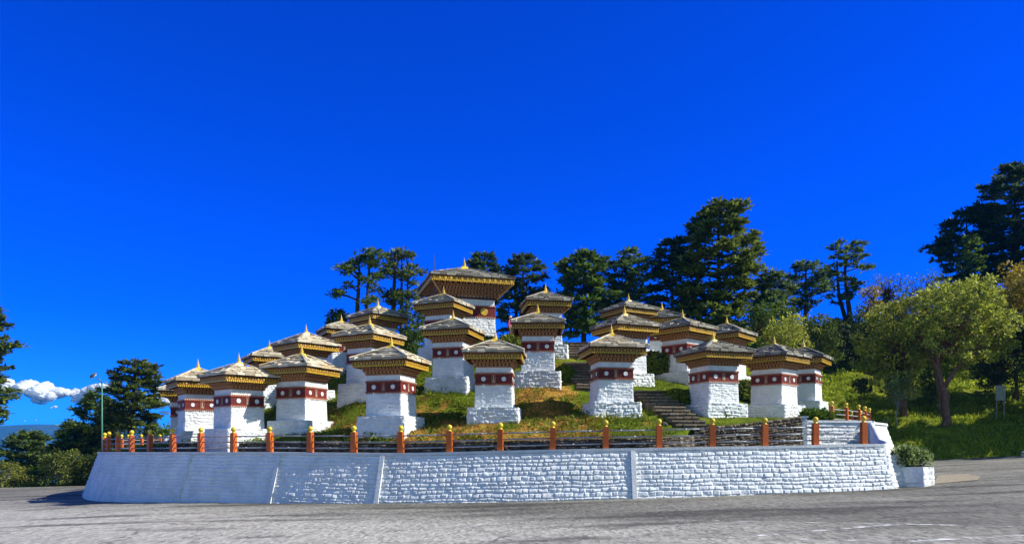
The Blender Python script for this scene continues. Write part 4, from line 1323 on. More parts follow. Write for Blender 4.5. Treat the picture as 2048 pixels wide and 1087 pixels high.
conifer('cypress_tree', 'tall shaded cypress immediately left of the biggest conifer', 62, [(1345, 720), (1345, 600), (1343, 488)],
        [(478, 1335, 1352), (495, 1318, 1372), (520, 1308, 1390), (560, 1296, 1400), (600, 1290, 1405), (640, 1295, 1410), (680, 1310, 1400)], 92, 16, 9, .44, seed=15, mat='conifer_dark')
conifer('cypress_tree', 'biggest and tallest broad conifer on the crest right of centre', 60, [(1436, 720), (1434, 600), (1437, 500), (1438, 420)],
        [(406, 1428, 1460), (416, 1402, 1486), (430, 1382, 1506), (455, 1378, 1506), (475, 1372, 1516), (505, 1362, 1538), (530, 1362, 1522), (560, 1358, 1516), (600, 1350, 1500), (640, 1352, 1495), (690, 1370, 1480)],
        150, 19, 9, .48, seed=16, mat='cedar', r0=.45)
conifer('cypress_tree', 'mid height dark conifer filling the gap right of the biggest conifer', 63, [(1545, 720), (1545, 555)],
        [(545, 1535, 1560), (560, 1512, 1580), (590, 1500, 1592), (630, 1500, 1600), (670, 1505, 1600)], 70, 15, 9, .44, seed=17, mat='conifer_blue')
conifer('cypress_tree', 'flat topped conifer with bare trunk and broken stub, left one of two on the skyline', 77, [(1612, 700), (1611, 620), (1612, 530)],
        [(523, 1600, 1626), (530, 1580, 1645), (545, 1572, 1652), (562, 1566, 1656), (580, 1562, 1655), (600, 1572, 1640), (618, 1585, 1635)], 46, 14, 9, .44, seed=18, mat='conifer_blue', r0=.36, extra_trunks=[[(1614, 622), (1622, 612), (1626, 600)]])
conifer('cypress_tree', 'airy forked conifer with two stems, right one of two on the skyline', 80, [(1700, 700), (1699, 640), (1690, 560), (1693, 490)],
        [(481, 1684, 1702), (490, 1662, 1728), (510, 1652, 1740), (535, 1645, 1752), (560, 1650, 1740), (580, 1645, 1715), (605, 1650, 1690)], 44, 13, 9, .44, seed=19, mat='conifer', r0=.36, extra_trunks=[[(1697, 650), (1680, 590), (1676, 520)]])
conifer('cypress_tree', 'left shoulder of the dark conifer wood at right, grey green and drooping', 80, [(1935, 640), (1935, 540), (1930, 430)],
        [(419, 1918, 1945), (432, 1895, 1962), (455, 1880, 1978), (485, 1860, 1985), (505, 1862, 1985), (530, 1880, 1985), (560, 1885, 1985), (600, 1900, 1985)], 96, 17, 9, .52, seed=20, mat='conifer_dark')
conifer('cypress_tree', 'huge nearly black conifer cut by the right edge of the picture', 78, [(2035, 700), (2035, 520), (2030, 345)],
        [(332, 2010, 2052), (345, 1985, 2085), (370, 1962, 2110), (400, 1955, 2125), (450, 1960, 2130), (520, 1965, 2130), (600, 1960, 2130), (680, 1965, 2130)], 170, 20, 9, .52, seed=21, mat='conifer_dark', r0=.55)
conifer('cypress_tree', 'slim pale green conifer in front of the dark wood at right', 75, [(1940, 640), (1940, 480)],
        [(470, 1936, 1946), (490, 1926, 1960), (530, 1918, 1964), (580, 1922, 1962), (610, 1925, 1960)], 50, 12, 8, .40, seed=22, mat='cedar', r0=.14)
# trees outside the frame at right whose shade falls on the bank
for (px, Y, top, w, sd) in ((2200, 68, 400, 130, 23), (2345, 51, 440, 230, 24), (2390, 57, 400, 170, 25), (2225, 52.0, 600, 180, 26)):
    conifer('cypress_tree', {23: 'conifer beyond the right edge behind the bank', 24: 'lower conifer beyond the right edge on the bank', 25: 'tall conifer well beyond the right edge', 26: 'low conifer well beyond the right edge'}[sd], Y,
            [(px, 760), (px, top + 12)], [(top, px - 20, px + 20), (top + 60, px - w * .5, px + w * .5), (top + 200, px - w * .7, px + w * .7), (top + 330, px - w * .7, px + w * .7)], 36, 12, 8, .75, seed=sd, mat='conifer_dark', r0=.4, group=None, spread=.25)
# shrubs and small broadleaf trees on the crest
broadleaf('shrub', 'yellow green bushy tree behind the right end stupa finials', 57, [(1565, 720), (1566, 680)], [(640, 1545, 1590), (665, 1525, 1610), (700, 1520, 1625), (720, 1530, 1620)], 60, 55, .20, mat='leaf_yellow', bark='barkpale', r0=.1, seed=31, group=BK)
broadleaf('shrub', 'green leafy tree in front of the mid height dark conifer', 60, [(1530, 720), (1532, 660)], [(598, 1515, 1560), (625, 1490, 1580), (665, 1485, 1585), (705, 1495, 1570)], 75, 55, .22, mat='leaf_green', r0=.12, seed=32, group=BK)
broadleaf('shrub', 'fresh green bush below the bare trunk of the flat topped conifer', 68, [(1640, 720), (1641, 680)], [(628, 1620, 1655), (655, 1600, 1672), (690, 1598, 1680), (715, 1610, 1680)], 66, 55, .22, mat='leaf_green', r0=.1, seed=33, group=BK)
broadleaf('shrub', 'dark bush behind the garden lamp right of the last stupa', 71, [(1675, 740), (1675, 700)], [(650, 1655, 1705), (690, 1640, 1725), (728, 1640, 1722)], 80, 50, .22, mat='leaf_dark', r0=.1, seed=34, group=BK)
broadleaf('shrub', 'round dark shrub on the sunlit slope right of the last stupa', 56, [(1722, 790), (1722, 775)], [(756, 1714, 1734), (768, 1709, 1740), (783, 1712, 1737)], 16, 60, .16, (.2, .4), mat='leaf_dark', r0=.06, seed=35, group=BK)
conifer('pine_tree', 'distant small blue green conifer in the sky gap', 84, [(1672, 690), (1672, 642)], [(640, 1664, 1682), (655, 1648, 1695), (680, 1640, 1700), (700, 1645, 1700)], 36, 12, 8, .5, seed=36, mat='conifer_blue', r0=.2)
broadleaf('shrub', 'green shrub below the leaning pine left of the tower', 51, [(812, 700), (812, 690)], [(655, 822, 855), (672, 800, 850), (690, 796, 848), (712, 800, 846)], 50, 60, .16, (.25, .5), mat='leaf_green', r0=.06, seed=37, group=BK)
# bare grey tree and autumn tree at right
broadleaf('bare_tree', 'nearly bare grey twiggy tree on the skyline at right', 66, [(1776, 640), (1772, 610), (1772, 590)], [(545, 1750, 1800), (565, 1735, 1812), (600, 1735, 1815), (625, 1745, 1805)], 60, 16, .16, (.3, .6), mat='leaf_olive', bark='bark', r0=.16, seed=41, group=BK, limbs=60)
broadleaf('autumn_tree', 'small brown autumn tree beside the bare grey tree', 64, [(1742, 640), (1742, 600)], [(570, 1728, 1756), (588, 1718, 1764), (610, 1720, 1764), (630, 1725, 1758)], 26, 40, .18, (.3, .5), mat='leaf_gold', bark='bark', r0=.1, seed=42, group=BK)
broadleaf('bare_tree', 'wispy bare tree just left of the dark conifer wood', 70, [(1855, 640), (1850, 600)], [(545, 1830, 1880), (570, 1800, 1905), (600, 1800, 1905)], 60, 16, .18, (.3, .7), mat='leaf_green', bark='bark', r0=.14, seed=43, group=BK, limbs=55)
broadleaf('broadleaf_tree', 'dense dark green tree below the bare grey tree on the crest', 72, [(1745, 720), (1745, 680)], [(606, 1735, 1775), (625, 1712, 1800), (660, 1700, 1815), (700, 1705, 1810)], 110, 60, .24, (.4, .75), mat='leaf_green', r0=.14, seed=44, group=BK)
broadleaf('broadleaf_tree', 'olive green tree filling the crest between the big yellow green crown and the wood', 73, [(1850, 720), (1850, 660)], [(572, 1835, 1880), (590, 1805, 1915), (625, 1795, 1935), (670, 1800, 1940)], 130, 60, .24, (.4, .75), mat='leaf_olive', r0=.14, seed=45, group=BK)
broadleaf('broadleaf_tree', 'dark green tree at the foot of the black conifers at right', 74, [(1965, 720), (1965, 660)], [(585, 1945, 1985), (610, 1925, 2010), (650, 1920, 2020), (690, 1925, 2020)], 110, 60, .24, (.4, .75), mat='leaf_dark', r0=.14, seed=46, group=BK)
# the broadleaf trees on the bank
RH = 'broadleaf trees on the bank'
broadleaf('rhododendron_tree', 'big yellow green tree with twisted reddish trunk leaning on the bank', 54.6, [(1890, 858), (1894, 838), (1889, 812), (1891, 790), (1884, 765), (1876, 740), (1864, 715), (1862, 690)],
          [(566, 1890, 1945), (585, 1845, 1980), (610, 1828, 2005), (640, 1812, 2024), (670, 1815, 2026), (700, 1825, 2010), (725, 1845, 1985)], 280, 66, .23, (.28, .62), mat='leaf_yellow', r0=.30, seed=51, group=RH, limbs=90, shell=.38, forks=[[(1889, 800, .1), (1882, 775, .3), (1880, 745, .5), (1892, 710, .6), (1900, 670, .6)], [(1887, 775, 0), (1902, 745, -.3), (1925, 715, -.6), (1955, 700, -.8)], [(1880, 750, 0), (1866, 700, -.4), (1858, 650, -.6)], [(1893, 842, .05), (1884, 815, .25), (1884, 780, .3)]])
broadleaf('rhododendron_tree', 'second yellow green tree with dark trunk left of the big one', 57.5, [(1808, 832), (1806, 780), (1800, 720)],
          [(606, 1770, 1822), (630, 1735, 1835), (660, 1715, 1838), (700, 1705, 1840), (735, 1720, 1832), (770, 1760, 1830), (790, 1785, 1828)], 175, 64, .23, (.28, .62), mat='leaf_yellow', r0=.24, seed=52, group=RH, limbs=50, forks=[[(1806, 800, 0), (1790, 750, -.3), (1765, 710, -.5)], [(1804, 780, 0), (1812, 720, .3), (1815, 670, .4)]])
broadleaf('rhododendron_tree', 'golden topped tree cut by the right edge below the black conifer', 60, [(2030, 780), (2030, 660)], [(530, 2010, 2060), (550, 1990, 2090), (590, 1985, 2110), (640, 1990, 2110), (690, 1985, 2110)], 170, 60, .22, (.4, .85), mat='leaf_gold', r0=.2, seed=53, group=RH, limbs=30)
broadleaf('rhododendron_tree', 'dull green tree filling the shade under the golden topped tree', 59, [(2000, 800), (1998, 720)], [(625, 1965, 2030), (660, 1945, 2060), (700, 1940, 2070), (740, 1950, 2070), (770, 1965, 2065)], 150, 60, .22, (.4, .8), mat='leaf_dark', r0=.2, seed=54, group=RH)
broadleaf('sapling', 'small bright green young tree between the two trunks', 60, [(1868, 812), (1868, 785)], [(735, 1858, 1878), (750, 1845, 1888), (775, 1840, 1892), (790, 1850, 1885)], 40, 50, .18, (.25, .5), mat='leaf_green', r0=.07, seed=55, group=RH)
broadleaf('sapling', 'small cream leaved shrub at the foot of the dark trunk', 56, [(1793, 835), (1795, 800)], [(742, 1790, 1820), (765, 1775, 1830), (785, 1775, 1828), (800, 1785, 1822)], 36, 45, .18, (.25, .5), mat='planter_leaf', bark='barkpale', r0=.06, seed=56, group=RH)
broadleaf('rhododendron_tree', 'dark shaded tree behind the second yellow green tree', 74, [(1765, 800), (1765, 740)], [(640, 1730, 1800), (670, 1700, 1830), (720, 1695, 1850), (760, 1710, 1850)], 120, 60, .24, (.5, .9), mat='leaf_dark', r0=.2, seed=57, group=RH)
# left side: beyond the road edge
LF = 'trees below the road at left'
conifer('pine_tree', 'spreading dark cypress behind the lamp post at left', 60, [(262, 860), (264, 800), (268, 760), (272, 730)],
        [(721, 258, 285), (730, 238, 302), (745, 222, 315), (765, 214, 322), (785, 206, 322), (805, 208, 328), (830, 215, 320), (855, 225, 300)], 84, 16, 9, .42, seed=61, mat='conifer', r0=.3, group=LF)
conifer('pine_tree', 'conifer reaching in from the left edge with one bare branch', 57, [(-48, 900), (-48, 560)],
        [(560, -56, -40), (600, -85, -10), (640, -95, 6), (672, -100, 10), (684, -105, 46), (694, -105, 40), (705, -100, 6), (725, -100, 4), (742, -105, 20), (760, -105, 5), (785, -110, 20), (805, -110, 20), (826, -110, 18), (850, -100, 2)], 120, 17, 9, .42, seed=62, mat='conifer', r0=.35, group=LF)
conifer('pine_tree', 'mid size dark conifer left of the lamp post', 66, [(190, 900), (190, 795)], [(786, 178, 200), (800, 165, 215), (820, 152, 225), (850, 140, 232), (880, 130, 235), (910, 135, 230)], 80, 15, 9, .42, seed=63, mat='conifer', group=LF)
conifer('pine_tree', 'low broad conifer below the distant blue ridge', 72, [(62, 960), (62, 875)], [(862, 48, 80), (875, 28, 100), (895, 10, 118), (920, 0, 125), (945, 2, 125)], 80, 16, 9, .42, seed=64, mat='conifer', group=LF)
conifer('pine_tree', 'low dark conifer behind the yellow bush left of the wall', 64, [(150, 950), (150, 850)], [(845, 135, 165), (865, 118, 190), (890, 105, 205), (920, 105, 210), (945, 110, 205)], 84, 16, 9, .40, seed=65, mat='cedar', group=LF)
broadleaf('shrub', 'brownish green tree between lamp post and cypress behind the railing', 64, [(225, 930), (225, 880)], [(800, 215, 245), (830, 195, 275), (865, 190, 300), (900, 190, 300), (925, 190, 290)], 120, 60, .2, (.35, .7), mat='leaf_dark', r0=.12, seed=66, group=LF)
broadleaf('shrub', 'yellowish bush with bare stems at the road edge left of the wall', 57.6, [(125, 985), (126, 960)], [(898, 112, 142), (915, 96, 160), (940, 86, 172), (962, 88, 168), (972, 95, 160)], 90, 60, .17, (.3, .6), mat='leaf_olive', bark='barkpale', r0=.07, seed=67, group=LF, limbs=50)
broadleaf('shrub', 'yellow green bush at the far left road edge', 57.8, [(20, 990), (20, 965)], [(925, -5, 30), (940, -30, 50), (962, -40, 62), (976, -40, 58)], 80, 60, .17, (.3, .6), mat='leaf_olive', r0=.07, seed=68, group=LF)
broadleaf('shrub', 'dark green low bush between the two yellow bushes', 62, [(70, 985), (70, 965)], [(940, 50, 95), (955, 40, 105), (972, 40, 108)], 60, 60, .18, (.3, .6), mat='leaf_green', r0=.07, seed=69, group=LF)
broadleaf('shrub', 'dark shrub tucked behind the left end of the wall', 57.5, [(190, 975), (190, 950)], [(905, 175, 215), (930, 165, 220), (960, 160, 215), (972, 160, 200)], 70, 60, .18, (.3, .6), mat='leaf_dark', r0=.07, seed=70, group=LF)
broadleaf('shrub', 'low shrub row seen through the left railing', 62, [(330, 890), (330, 880)], [(852, 300, 345), (866, 290, 350), (890, 285, 350)], 70, 50, .18, (.3, .55), mat='leaf_green', r0=.06, seed=71, group=LF, z_base=-1.5)


# ------------------------------------------------------------------ clipped hedges
def hedge(label, cx, cy, z0, sx, sy, h, rz, seed, dome=False, mat='hedge', n=2600):
    r = np.random.default_rng(seed)
    root = empty('hedge', (cx, cy, z0), rz, label, 'hedge', 'clipped hedges on the mound')
    u = r.normal(0, 1, (n, 3))
    if dome:
        u /= np.linalg.norm(u, axis=1)[:, None]; u[:, 2] = abs(u[:, 2]); P = u * np.array([sx, sy, h]) * r.uniform(.9, 1.03, (n, 1)); N = u / np.array([sx, sy, h])
    else:
        p = 5.0; un = (np.abs(u) ** p).sum(1) ** (1 / p); u = u / un[:, None]; u[:, 2] = abs(u[:, 2])
        P = u * np.array([sx, sy, h]) * r.uniform(.93, 1.03, (n, 1)); N = np.sign(u) * np.abs(u) ** (p - 1)
    lump = 1 + .09 * (fbm(P[:, 0] * 2.2 + 9, P[:, 1] * 2.2 + P[:, 2] * 1.7, seed) - .5) * 2
    P = P * lump[:, None]
    N = N / (np.linalg.norm(N, axis=1)[:, None] + 1e-9) + r.normal(0, .45, (n, 3))
    D = r.normal(0, 1, (n, 3)); D[:, 2] += .5
    ln = r.uniform(.08, .17, n)
    link_mesh('foliage', leaf_mesh('hedge', rhombs(P, D, N, ln, ln * .7), np.clip(r.random(n) * .7 + .3 * fbm(P[:, 0] * 3, P[:, 1] * 3, seed), 0, 1)), M[mat], root)
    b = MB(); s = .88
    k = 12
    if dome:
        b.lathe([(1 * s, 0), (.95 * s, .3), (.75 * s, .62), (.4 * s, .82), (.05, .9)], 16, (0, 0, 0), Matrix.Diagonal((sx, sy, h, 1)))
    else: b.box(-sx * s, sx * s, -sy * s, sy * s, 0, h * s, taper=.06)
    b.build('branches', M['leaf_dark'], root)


hedge('rounded green hedge left of the person, behind the centre front stupa', PX(1022, 40.7), 40.7, PZ(706, 40.7), 1.12, .75, 1.0, 0, 81, True, n=3600)
hedge('rounded green hedge below the white base of the tower', PX(962, 41), 41, PZ(700, 41), 1.2, .7, .74, 0, 82, True, n=3200)
hedge('clipped box hedge with dark front between two right hand stupas', PX(1300, 39.6), 39.6, PZ(750, 39.6), 1.25, .8, 1.15, .1, 83, n=4200)
hedge('clipped box hedge beside the lower steps above the lawn', PX(1368, 35.2), 35.2, PZ(812, 35.2), 1.0, .5, .72, .35, 84, n=3400)
hedge('clipped box hedge behind the dark roofed front stupa', PX(1500, 39.5), 39.5, PZ(800, 39.5), .9, .6, 1.0, .2, 85, n=2600)
hedge('small clipped hedge at the left of the middle steps', PX(1128, 37.8), 37.8, PZ(765, 37.8), .7, .5, .8, .1, 86, True, n=2200)


# ------------------------------------------------------------------ grass
def blades(name, X, Y, Z, h, w, r, lean=.6):
    n = len(X); a = r.random(n) * 2 * PI; L = r.normal(0, lean, (n, 2)) * h[:, None]
    bx, by = np.cos(a) * w * .5, np.sin(a) * w * .5
    V = np.stack([np.stack([X - bx, Y - by, Z], 1), np.stack([X + bx, Y + by, Z], 1), np.stack([X + L[:, 0], Y + L[:, 1], Z + h], 1)], 1).reshape(-1, 3)
    return V


def clear_of_things(X, Y):
    ok = np.ones(len(X), bool)
    for s in STUPAS: ok &= np.hypot(X - s[1], Y - s[2]) > 1.12
    ok &= np.hypot(X - TOWER[0], Y - TOWER[1]) > 1.9
    for ln, n, w, lb in STAIRS:
        P = np.array(ln)
        for i in range(len(P) - 1):
            d = P[i + 1, :2] - P[i, :2]; t = np.clip(((X - P[i, 0]) * d[0] + (Y - P[i, 1]) * d[1]) / (d @ d), 0, 1)
            ok &= np.hypot(X - P[i, 0] - d[0] * t, Y - P[i, 1] - d[1] * t) > w * .55
    return ok


r = np.random.default_rng(5)
N0 = 230000
X = r.uniform(-22, 18, N0); Y = r.uniform(28.5, 47, N0)
X = X + r.normal(0, .05, N0)
ok = inside_rim(X, Y) & clear_of_things(X, Y) & (r.random(N0) < np.clip(1.35 - (Y - 28) / 22, .25, 1)) & (fbm(X * 1.7, Y * 1.7, 77) + r.normal(0, .08, N0) > .46)
X, Y = X[ok], Y[ok]; Z = mound(X, Y) + (fbm(X * .9, Y * .9, 21) - .5) * .16 - .03
dv = dry_map(X, Y) + r.normal(0, .16, len(X))
lawn = sstep(5.5, 7.5, X)
h = r.uniform(.08, .23, len(X)) * (1 - .55 * lawn) * (1 - .25 * (dv > .5))
for nm, m, mt in (('grass', dv <= .5, 'blade'), ('dry_grass', dv > .5, 'blade_dry')):
    V = blades(nm, X[m], Y[m], Z[m], h[m], np.full(m.sum(), .045), r, .8)
    n = len(V) // 3
    o = link_mesh(nm, np_mesh(nm, V, np.arange(n * 3).reshape(n, 3), np.repeat(np.clip(r.random(n) * .6 + .4 * fbm(X[m] * .8, Y[m] * .8, 88), 0, 1), 3)), M[mt])
    tag(o, kind='stuff')

# weeds and coarse clumps breaking the turf of the mound
N1 = 5200
X1 = r.uniform(-21, 17, N1); Y1 = r.uniform(28.5, 46, N1)
ok1 = inside_rim(X1, Y1) & clear_of_things(X1, Y1) & (fbm(X1 * .7, Y1 * .7, 41) + r.normal(0, .07, N1) > .53) & ((X1 < 6) | (r.random(N1) < .25))
X1, Y1 = X1[ok1], Y1[ok1]; C1 = np.stack([X1, Y1, mound(X1, Y1) + .06], 1)
V, t_ = tufts(r, C1, r.normal(0, .6, C1.shape) + np.array([0, 0, .6]), 12, .13, .17, .4, .4)
o = link_mesh('weeds', leaf_mesh('weeds', V, t_), M['blade']); tag(o, kind='stuff')
N0 = 120000
X = r.uniform(15, 52, N0); Y = r.uniform(50.2, 84, N0)
ok = (X / Y < .74) & (r.random(N0) < np.clip(1.3 - (Y - 50) / 36, .2, 1)) & (X > 15 + (Y - 50) * .1) & (fbm(X * .8, Y * .8, 99) + r.normal(0, .08, N0) > .45)
X, Y = X[ok], Y[ok]; Z = ground(X, Y) - .04
h = r.uniform(.14, .42, len(X)); V = blades('bank', X, Y, Z, h, np.full(len(X), .10), r, .75); n = len(X)
o = link_mesh('bank_grass', np_mesh('bank_grass', V, np.arange(n * 3).reshape(n, 3), np.repeat(np.clip(r.random(n) * .55 + .45 * fbm(X * .5, Y * .5, 98), 0, 1), 3)), M['bank_blade'])
tag(o, kind='stuff')
# ferns and low undergrowth on the bank
N0 = 3000
X = r.uniform(15, 50, N0); Y = r.uniform(50.6, 80, N0)
ok = (X / Y < .74) & (fbm(X * .45, Y * .45, 55) + r.normal(0, .06, N0) > .5)
X, Y = X[ok], Y[ok]; C = np.stack([X, Y, ground(X, Y) + .10], 1)
V, t_ = tufts(r, C, r.normal(0, .6, C.shape) + np.array([0, 0, .5]), 10, .22, .34, .35, .3)
o = link_mesh('undergrowth', leaf_mesh('undergrowth', V, t_), M['bank_blade']); tag(o, kind='stuff')
# rough verge along the left road edge
N0 = 16000
X = r.uniform(-60, -16, N0); Y = 57.3 + np.abs(r.normal(0, 1.4, N0)); Z = ground(X, Y) - .03
h = r.uniform(.15, .5, N0); V = blades('verge', X, Y, Z, h, np.full(N0, .09), r, .6)
o = link_mesh('verge_grass', np_mesh('verge_grass', V, np.arange(N0 * 3).reshape(N0, 3), np.repeat(r.random(N0), 3)), M['blade'])
tag(o, kind='stuff')
# ------------------------------------------------------------------ planter, plants, rock
pl = empty('planter', (15.38, 28.35, float(gbase(15.7)) - .08), math.radians(42), 'white painted stone planter box at the right end of the wall', 'planter')
pr = rubble_prism('box', 1.12, 1.06, 0, .80, .2, .25, .5, 900, .045, M['whitewall'], pl, .03, .01, .025, .4)
b = MB(); b.box(-.46, .46, -.46, .46, .80, .835); b.build('soil', M['soilpath'], pl)


def bush(name, label, cx, cy, z, rx, ry, rz_, n, leaf, mat, seed, cat='plant', group=None, stems=14):
    r = np.random.default_rng(seed)
    root = empty(name, (cx, cy, z), 0, label, cat, group)
    C = r.normal(0, 1, (70, 3)); C /= np.linalg.norm(C, axis=1)[:, None]; C *= (r.random(70) ** .5)[:, None]; C = C * np.array([rx, ry, rz_]) + np.array([0, 0, rz_])
    C[:, 2] = np.maximum(C[:, 2], .12)
    per = n // 70; u = r.normal(0, 1, (70 * per, 3)); u /= np.linalg.norm(u, axis=1)[:, None]
    P = np.repeat(C, per, 0) + u * (r.random(70 * per) ** .5)[:, None] * .17
    D = u + np.array([0, 0, .5]); N = r.normal(0, .6, (70 * per, 3)) + np.array([0, 0, .7]); ln = leaf * r.uniform(.6, 1.3, 70 * per)
    link_mesh('foliage', leaf_mesh('bush', rhombs(P, D, N, ln, ln * .42), r.random(70 * per)), M[mat], root)
    b = MB()
    for c in C[:stems]: b.tube([(c[0] * .4, c[1] * .4, 0), (c[0] * .8, c[1] * .8, c[2] * .5), tuple(c)], [.018, .014, .006], 5)
    b.build('stem', M['bark'], root)
    return root


bush('leafy_plant', 'leafy green plant with pale shoots growing in the white planter box', 15.2, 28.4, float(gbase(15.7)) + .72, .82, .55, .34, 5200, .15, 'planter_leaf', 91)
bush('leafy_plant', 'low leafy green bush on the white terrace wall beside the upper railing', PX(1630, 34.7), 34.7, 1.05, .80, .45, .32, 4600, .15, 'leaf_green', 92)


def boulder(name, label, loc, s, seed, mat='rock'):
    bm = bmesh.new(); bmesh.ops.create_icosphere(bm, subdivisions=3, radius=1)
    for v in bm.verts:
        k = 1 + .35 * (vnoise(v.co.x * 1.7 + seed, v.co.y * 1.7 + v.co.z * 1.3, seed) - .5) + .12 * (vnoise(v.co.x * 5, v.co.y * 5 + v.co.z * 4, seed + 1) - .5)
        v.co = Vector((v.co.x * s[0], v.co.y * s[1], v.co.z * s[2])) * float(k)
    me = bpy.data.meshes.new(name); bm.to_mesh(me); bm.free()
    o = link_mesh(name, me, M[mat]); o.location = loc
    return tag(o, label, 'rock')


boulder('rock', 'dark rounded rock lying on the low white wall end', (PX(1777, 28.3), 28.3, -.20), (.19, .16, .13), 3)
boulder('rock', 'pale stone on the grass beside the foot of the lower steps', (PX(1325, 31.5), 31.5, float(mound(np.array([PX(1325, 31.5)]), np.array([31.5]))[0]) + .05), (.2, .16, .13), 5)

# ------------------------------------------------------------------ lamp post, garden lamp, board, bollard
Yl = 46.0; lx = PX(204, Yl); lz = float(gbase(lx)) - .1
lamp = empty('street_lamp', (lx, Yl, lz), 0, 'slim green street lamp with a bent arm and oval head at left', 'street lamp')
top = PZ(766, Yl) - lz
b = MB(); b.tube([(0, 0, 0), (0, 0, 1.2)], [.075, .07], 10); b.tube([(0, 0, 1.2), (0, 0, top)], [.052, .04], 10); b.box(-.16, .16, -.16, .16, 0, .08)
b.build('pole', M['lamp_green'], lamp, True)
b = MB(); b.tube([(0, 0, top), (-.03, -.02, top + .10), (-.14, -.1, top + .26), (-.24, -.16, top + .36)], [.045, .04, .034, .03], 8); b.build('arm', M['lamp_grey'], lamp, True)
hd = Matrix.Translation((-.40, -.26, top + .47)) @ Matrix.Rotation(math.radians(-35), 4, 'Y') @ Matrix.Rotation(math.radians(25), 4, 'X')
b = MB(); b.lathe([(.03, .10), (.12, .085), (.20, .04), (.225, -.01), (.215, -.04)], 16, (0, 0, 0), hd @ Matrix.Diagonal((1.15, .85, 1.1, 1))); hh = b.build('lamp_head', M['lamp_grey'], lamp, True)
b = MB(); b.lathe([(.18, -.042), (.17, -.075), (.10, -.10), (.02, -.11)], 16, (0, 0, 0), hd @ Matrix.Diagonal((1.1, .8, 1, 1))); b.build('lens', M['lens'], hh, True)

gx_, gy_ = PX(1665, 56), 56.0; gz_ = surf(gx_, gy_)
g = empty('garden_lamp', (gx_, gy_, gz_), 0, 'tiny white garden lamp post on the slope right of the last stupa', 'lamp')
b = MB(); b.tube([(0, 0, -.1), (0, 0, 1.6)], .035, 8); b.build('pole', M['whitetrim'], g)
b = MB(); b.lathe([(.05, 1.6), (.13, 1.66), (.15, 1.78), (.10, 1.9), (.02, 1.94)], 12); b.build('lamp_shade', M['lens'], g, True)

bx_, by_ = PX(2001, 55.5), 55.5; bz_ = surf(bx_, by_)
g = empty('notice_board', (bx_, by_, bz_), math.radians(-18), 'pale blank notice board on thin posts in the shade at right', 'notice board')
b = MB(); b.box(-.32, .32, -.02, .02, PZ(800, by_) - bz_, PZ(770, by_) - bz_); b.build('panel', M['board'], g)
for s in (-.24, .24):
    b = MB(); b.box(s - .025, s + .025, .02, .07, -.2, PZ(771, by_) - bz_); b.build('leg', M['barkpale'], g)

bl = empty('bollard', (PX(2046, 48.5), 48.5, float(gbase(PX(2046, 48.5)))), 0, 'small white bollard at the far right road edge', 'bollard')
b = MB(); b.lathe([(.12, -.05), (.12, .28), (.105, .33), (.06, .36), (.01, .37)], 14); b.build('post', M['whitetrim'], bl, True)
b = MB(); b.lathe([(.123, .2), (.123, .26)], 14); b.build('band', M['redtrim'], bl)

# pale bare sapling on the bank
Ys = 55.0; sx_ = PX(1771, Ys); sz_ = surf(sx_, Ys)
b = MB()
for (a, c) in (((0, 0), (-.10, 1.2)), ((.05, 0), (.16, 1.5)), ((0, 0), (.02, 1.0))):
    b.tube([(a[0], 0, -.1), (a[0] * .5 + c[0] * .6, .03, .7), (c[0], 0, c[1])], [.04, .03, .012], 6)
b.tube([(.1, 0, .9), (.3, .1, 1.4)], [.02, .008], 5); b.tube([(-.06, 0, .8), (-.26, .05, 1.25)], [.02, .008], 5)
o = b.build('bare_sapling', M['barkpale']); o.location = (sx_, Ys, sz_); tag(o, 'pale leafless forked sapling on the bank below the yellow tree', 'sapling')

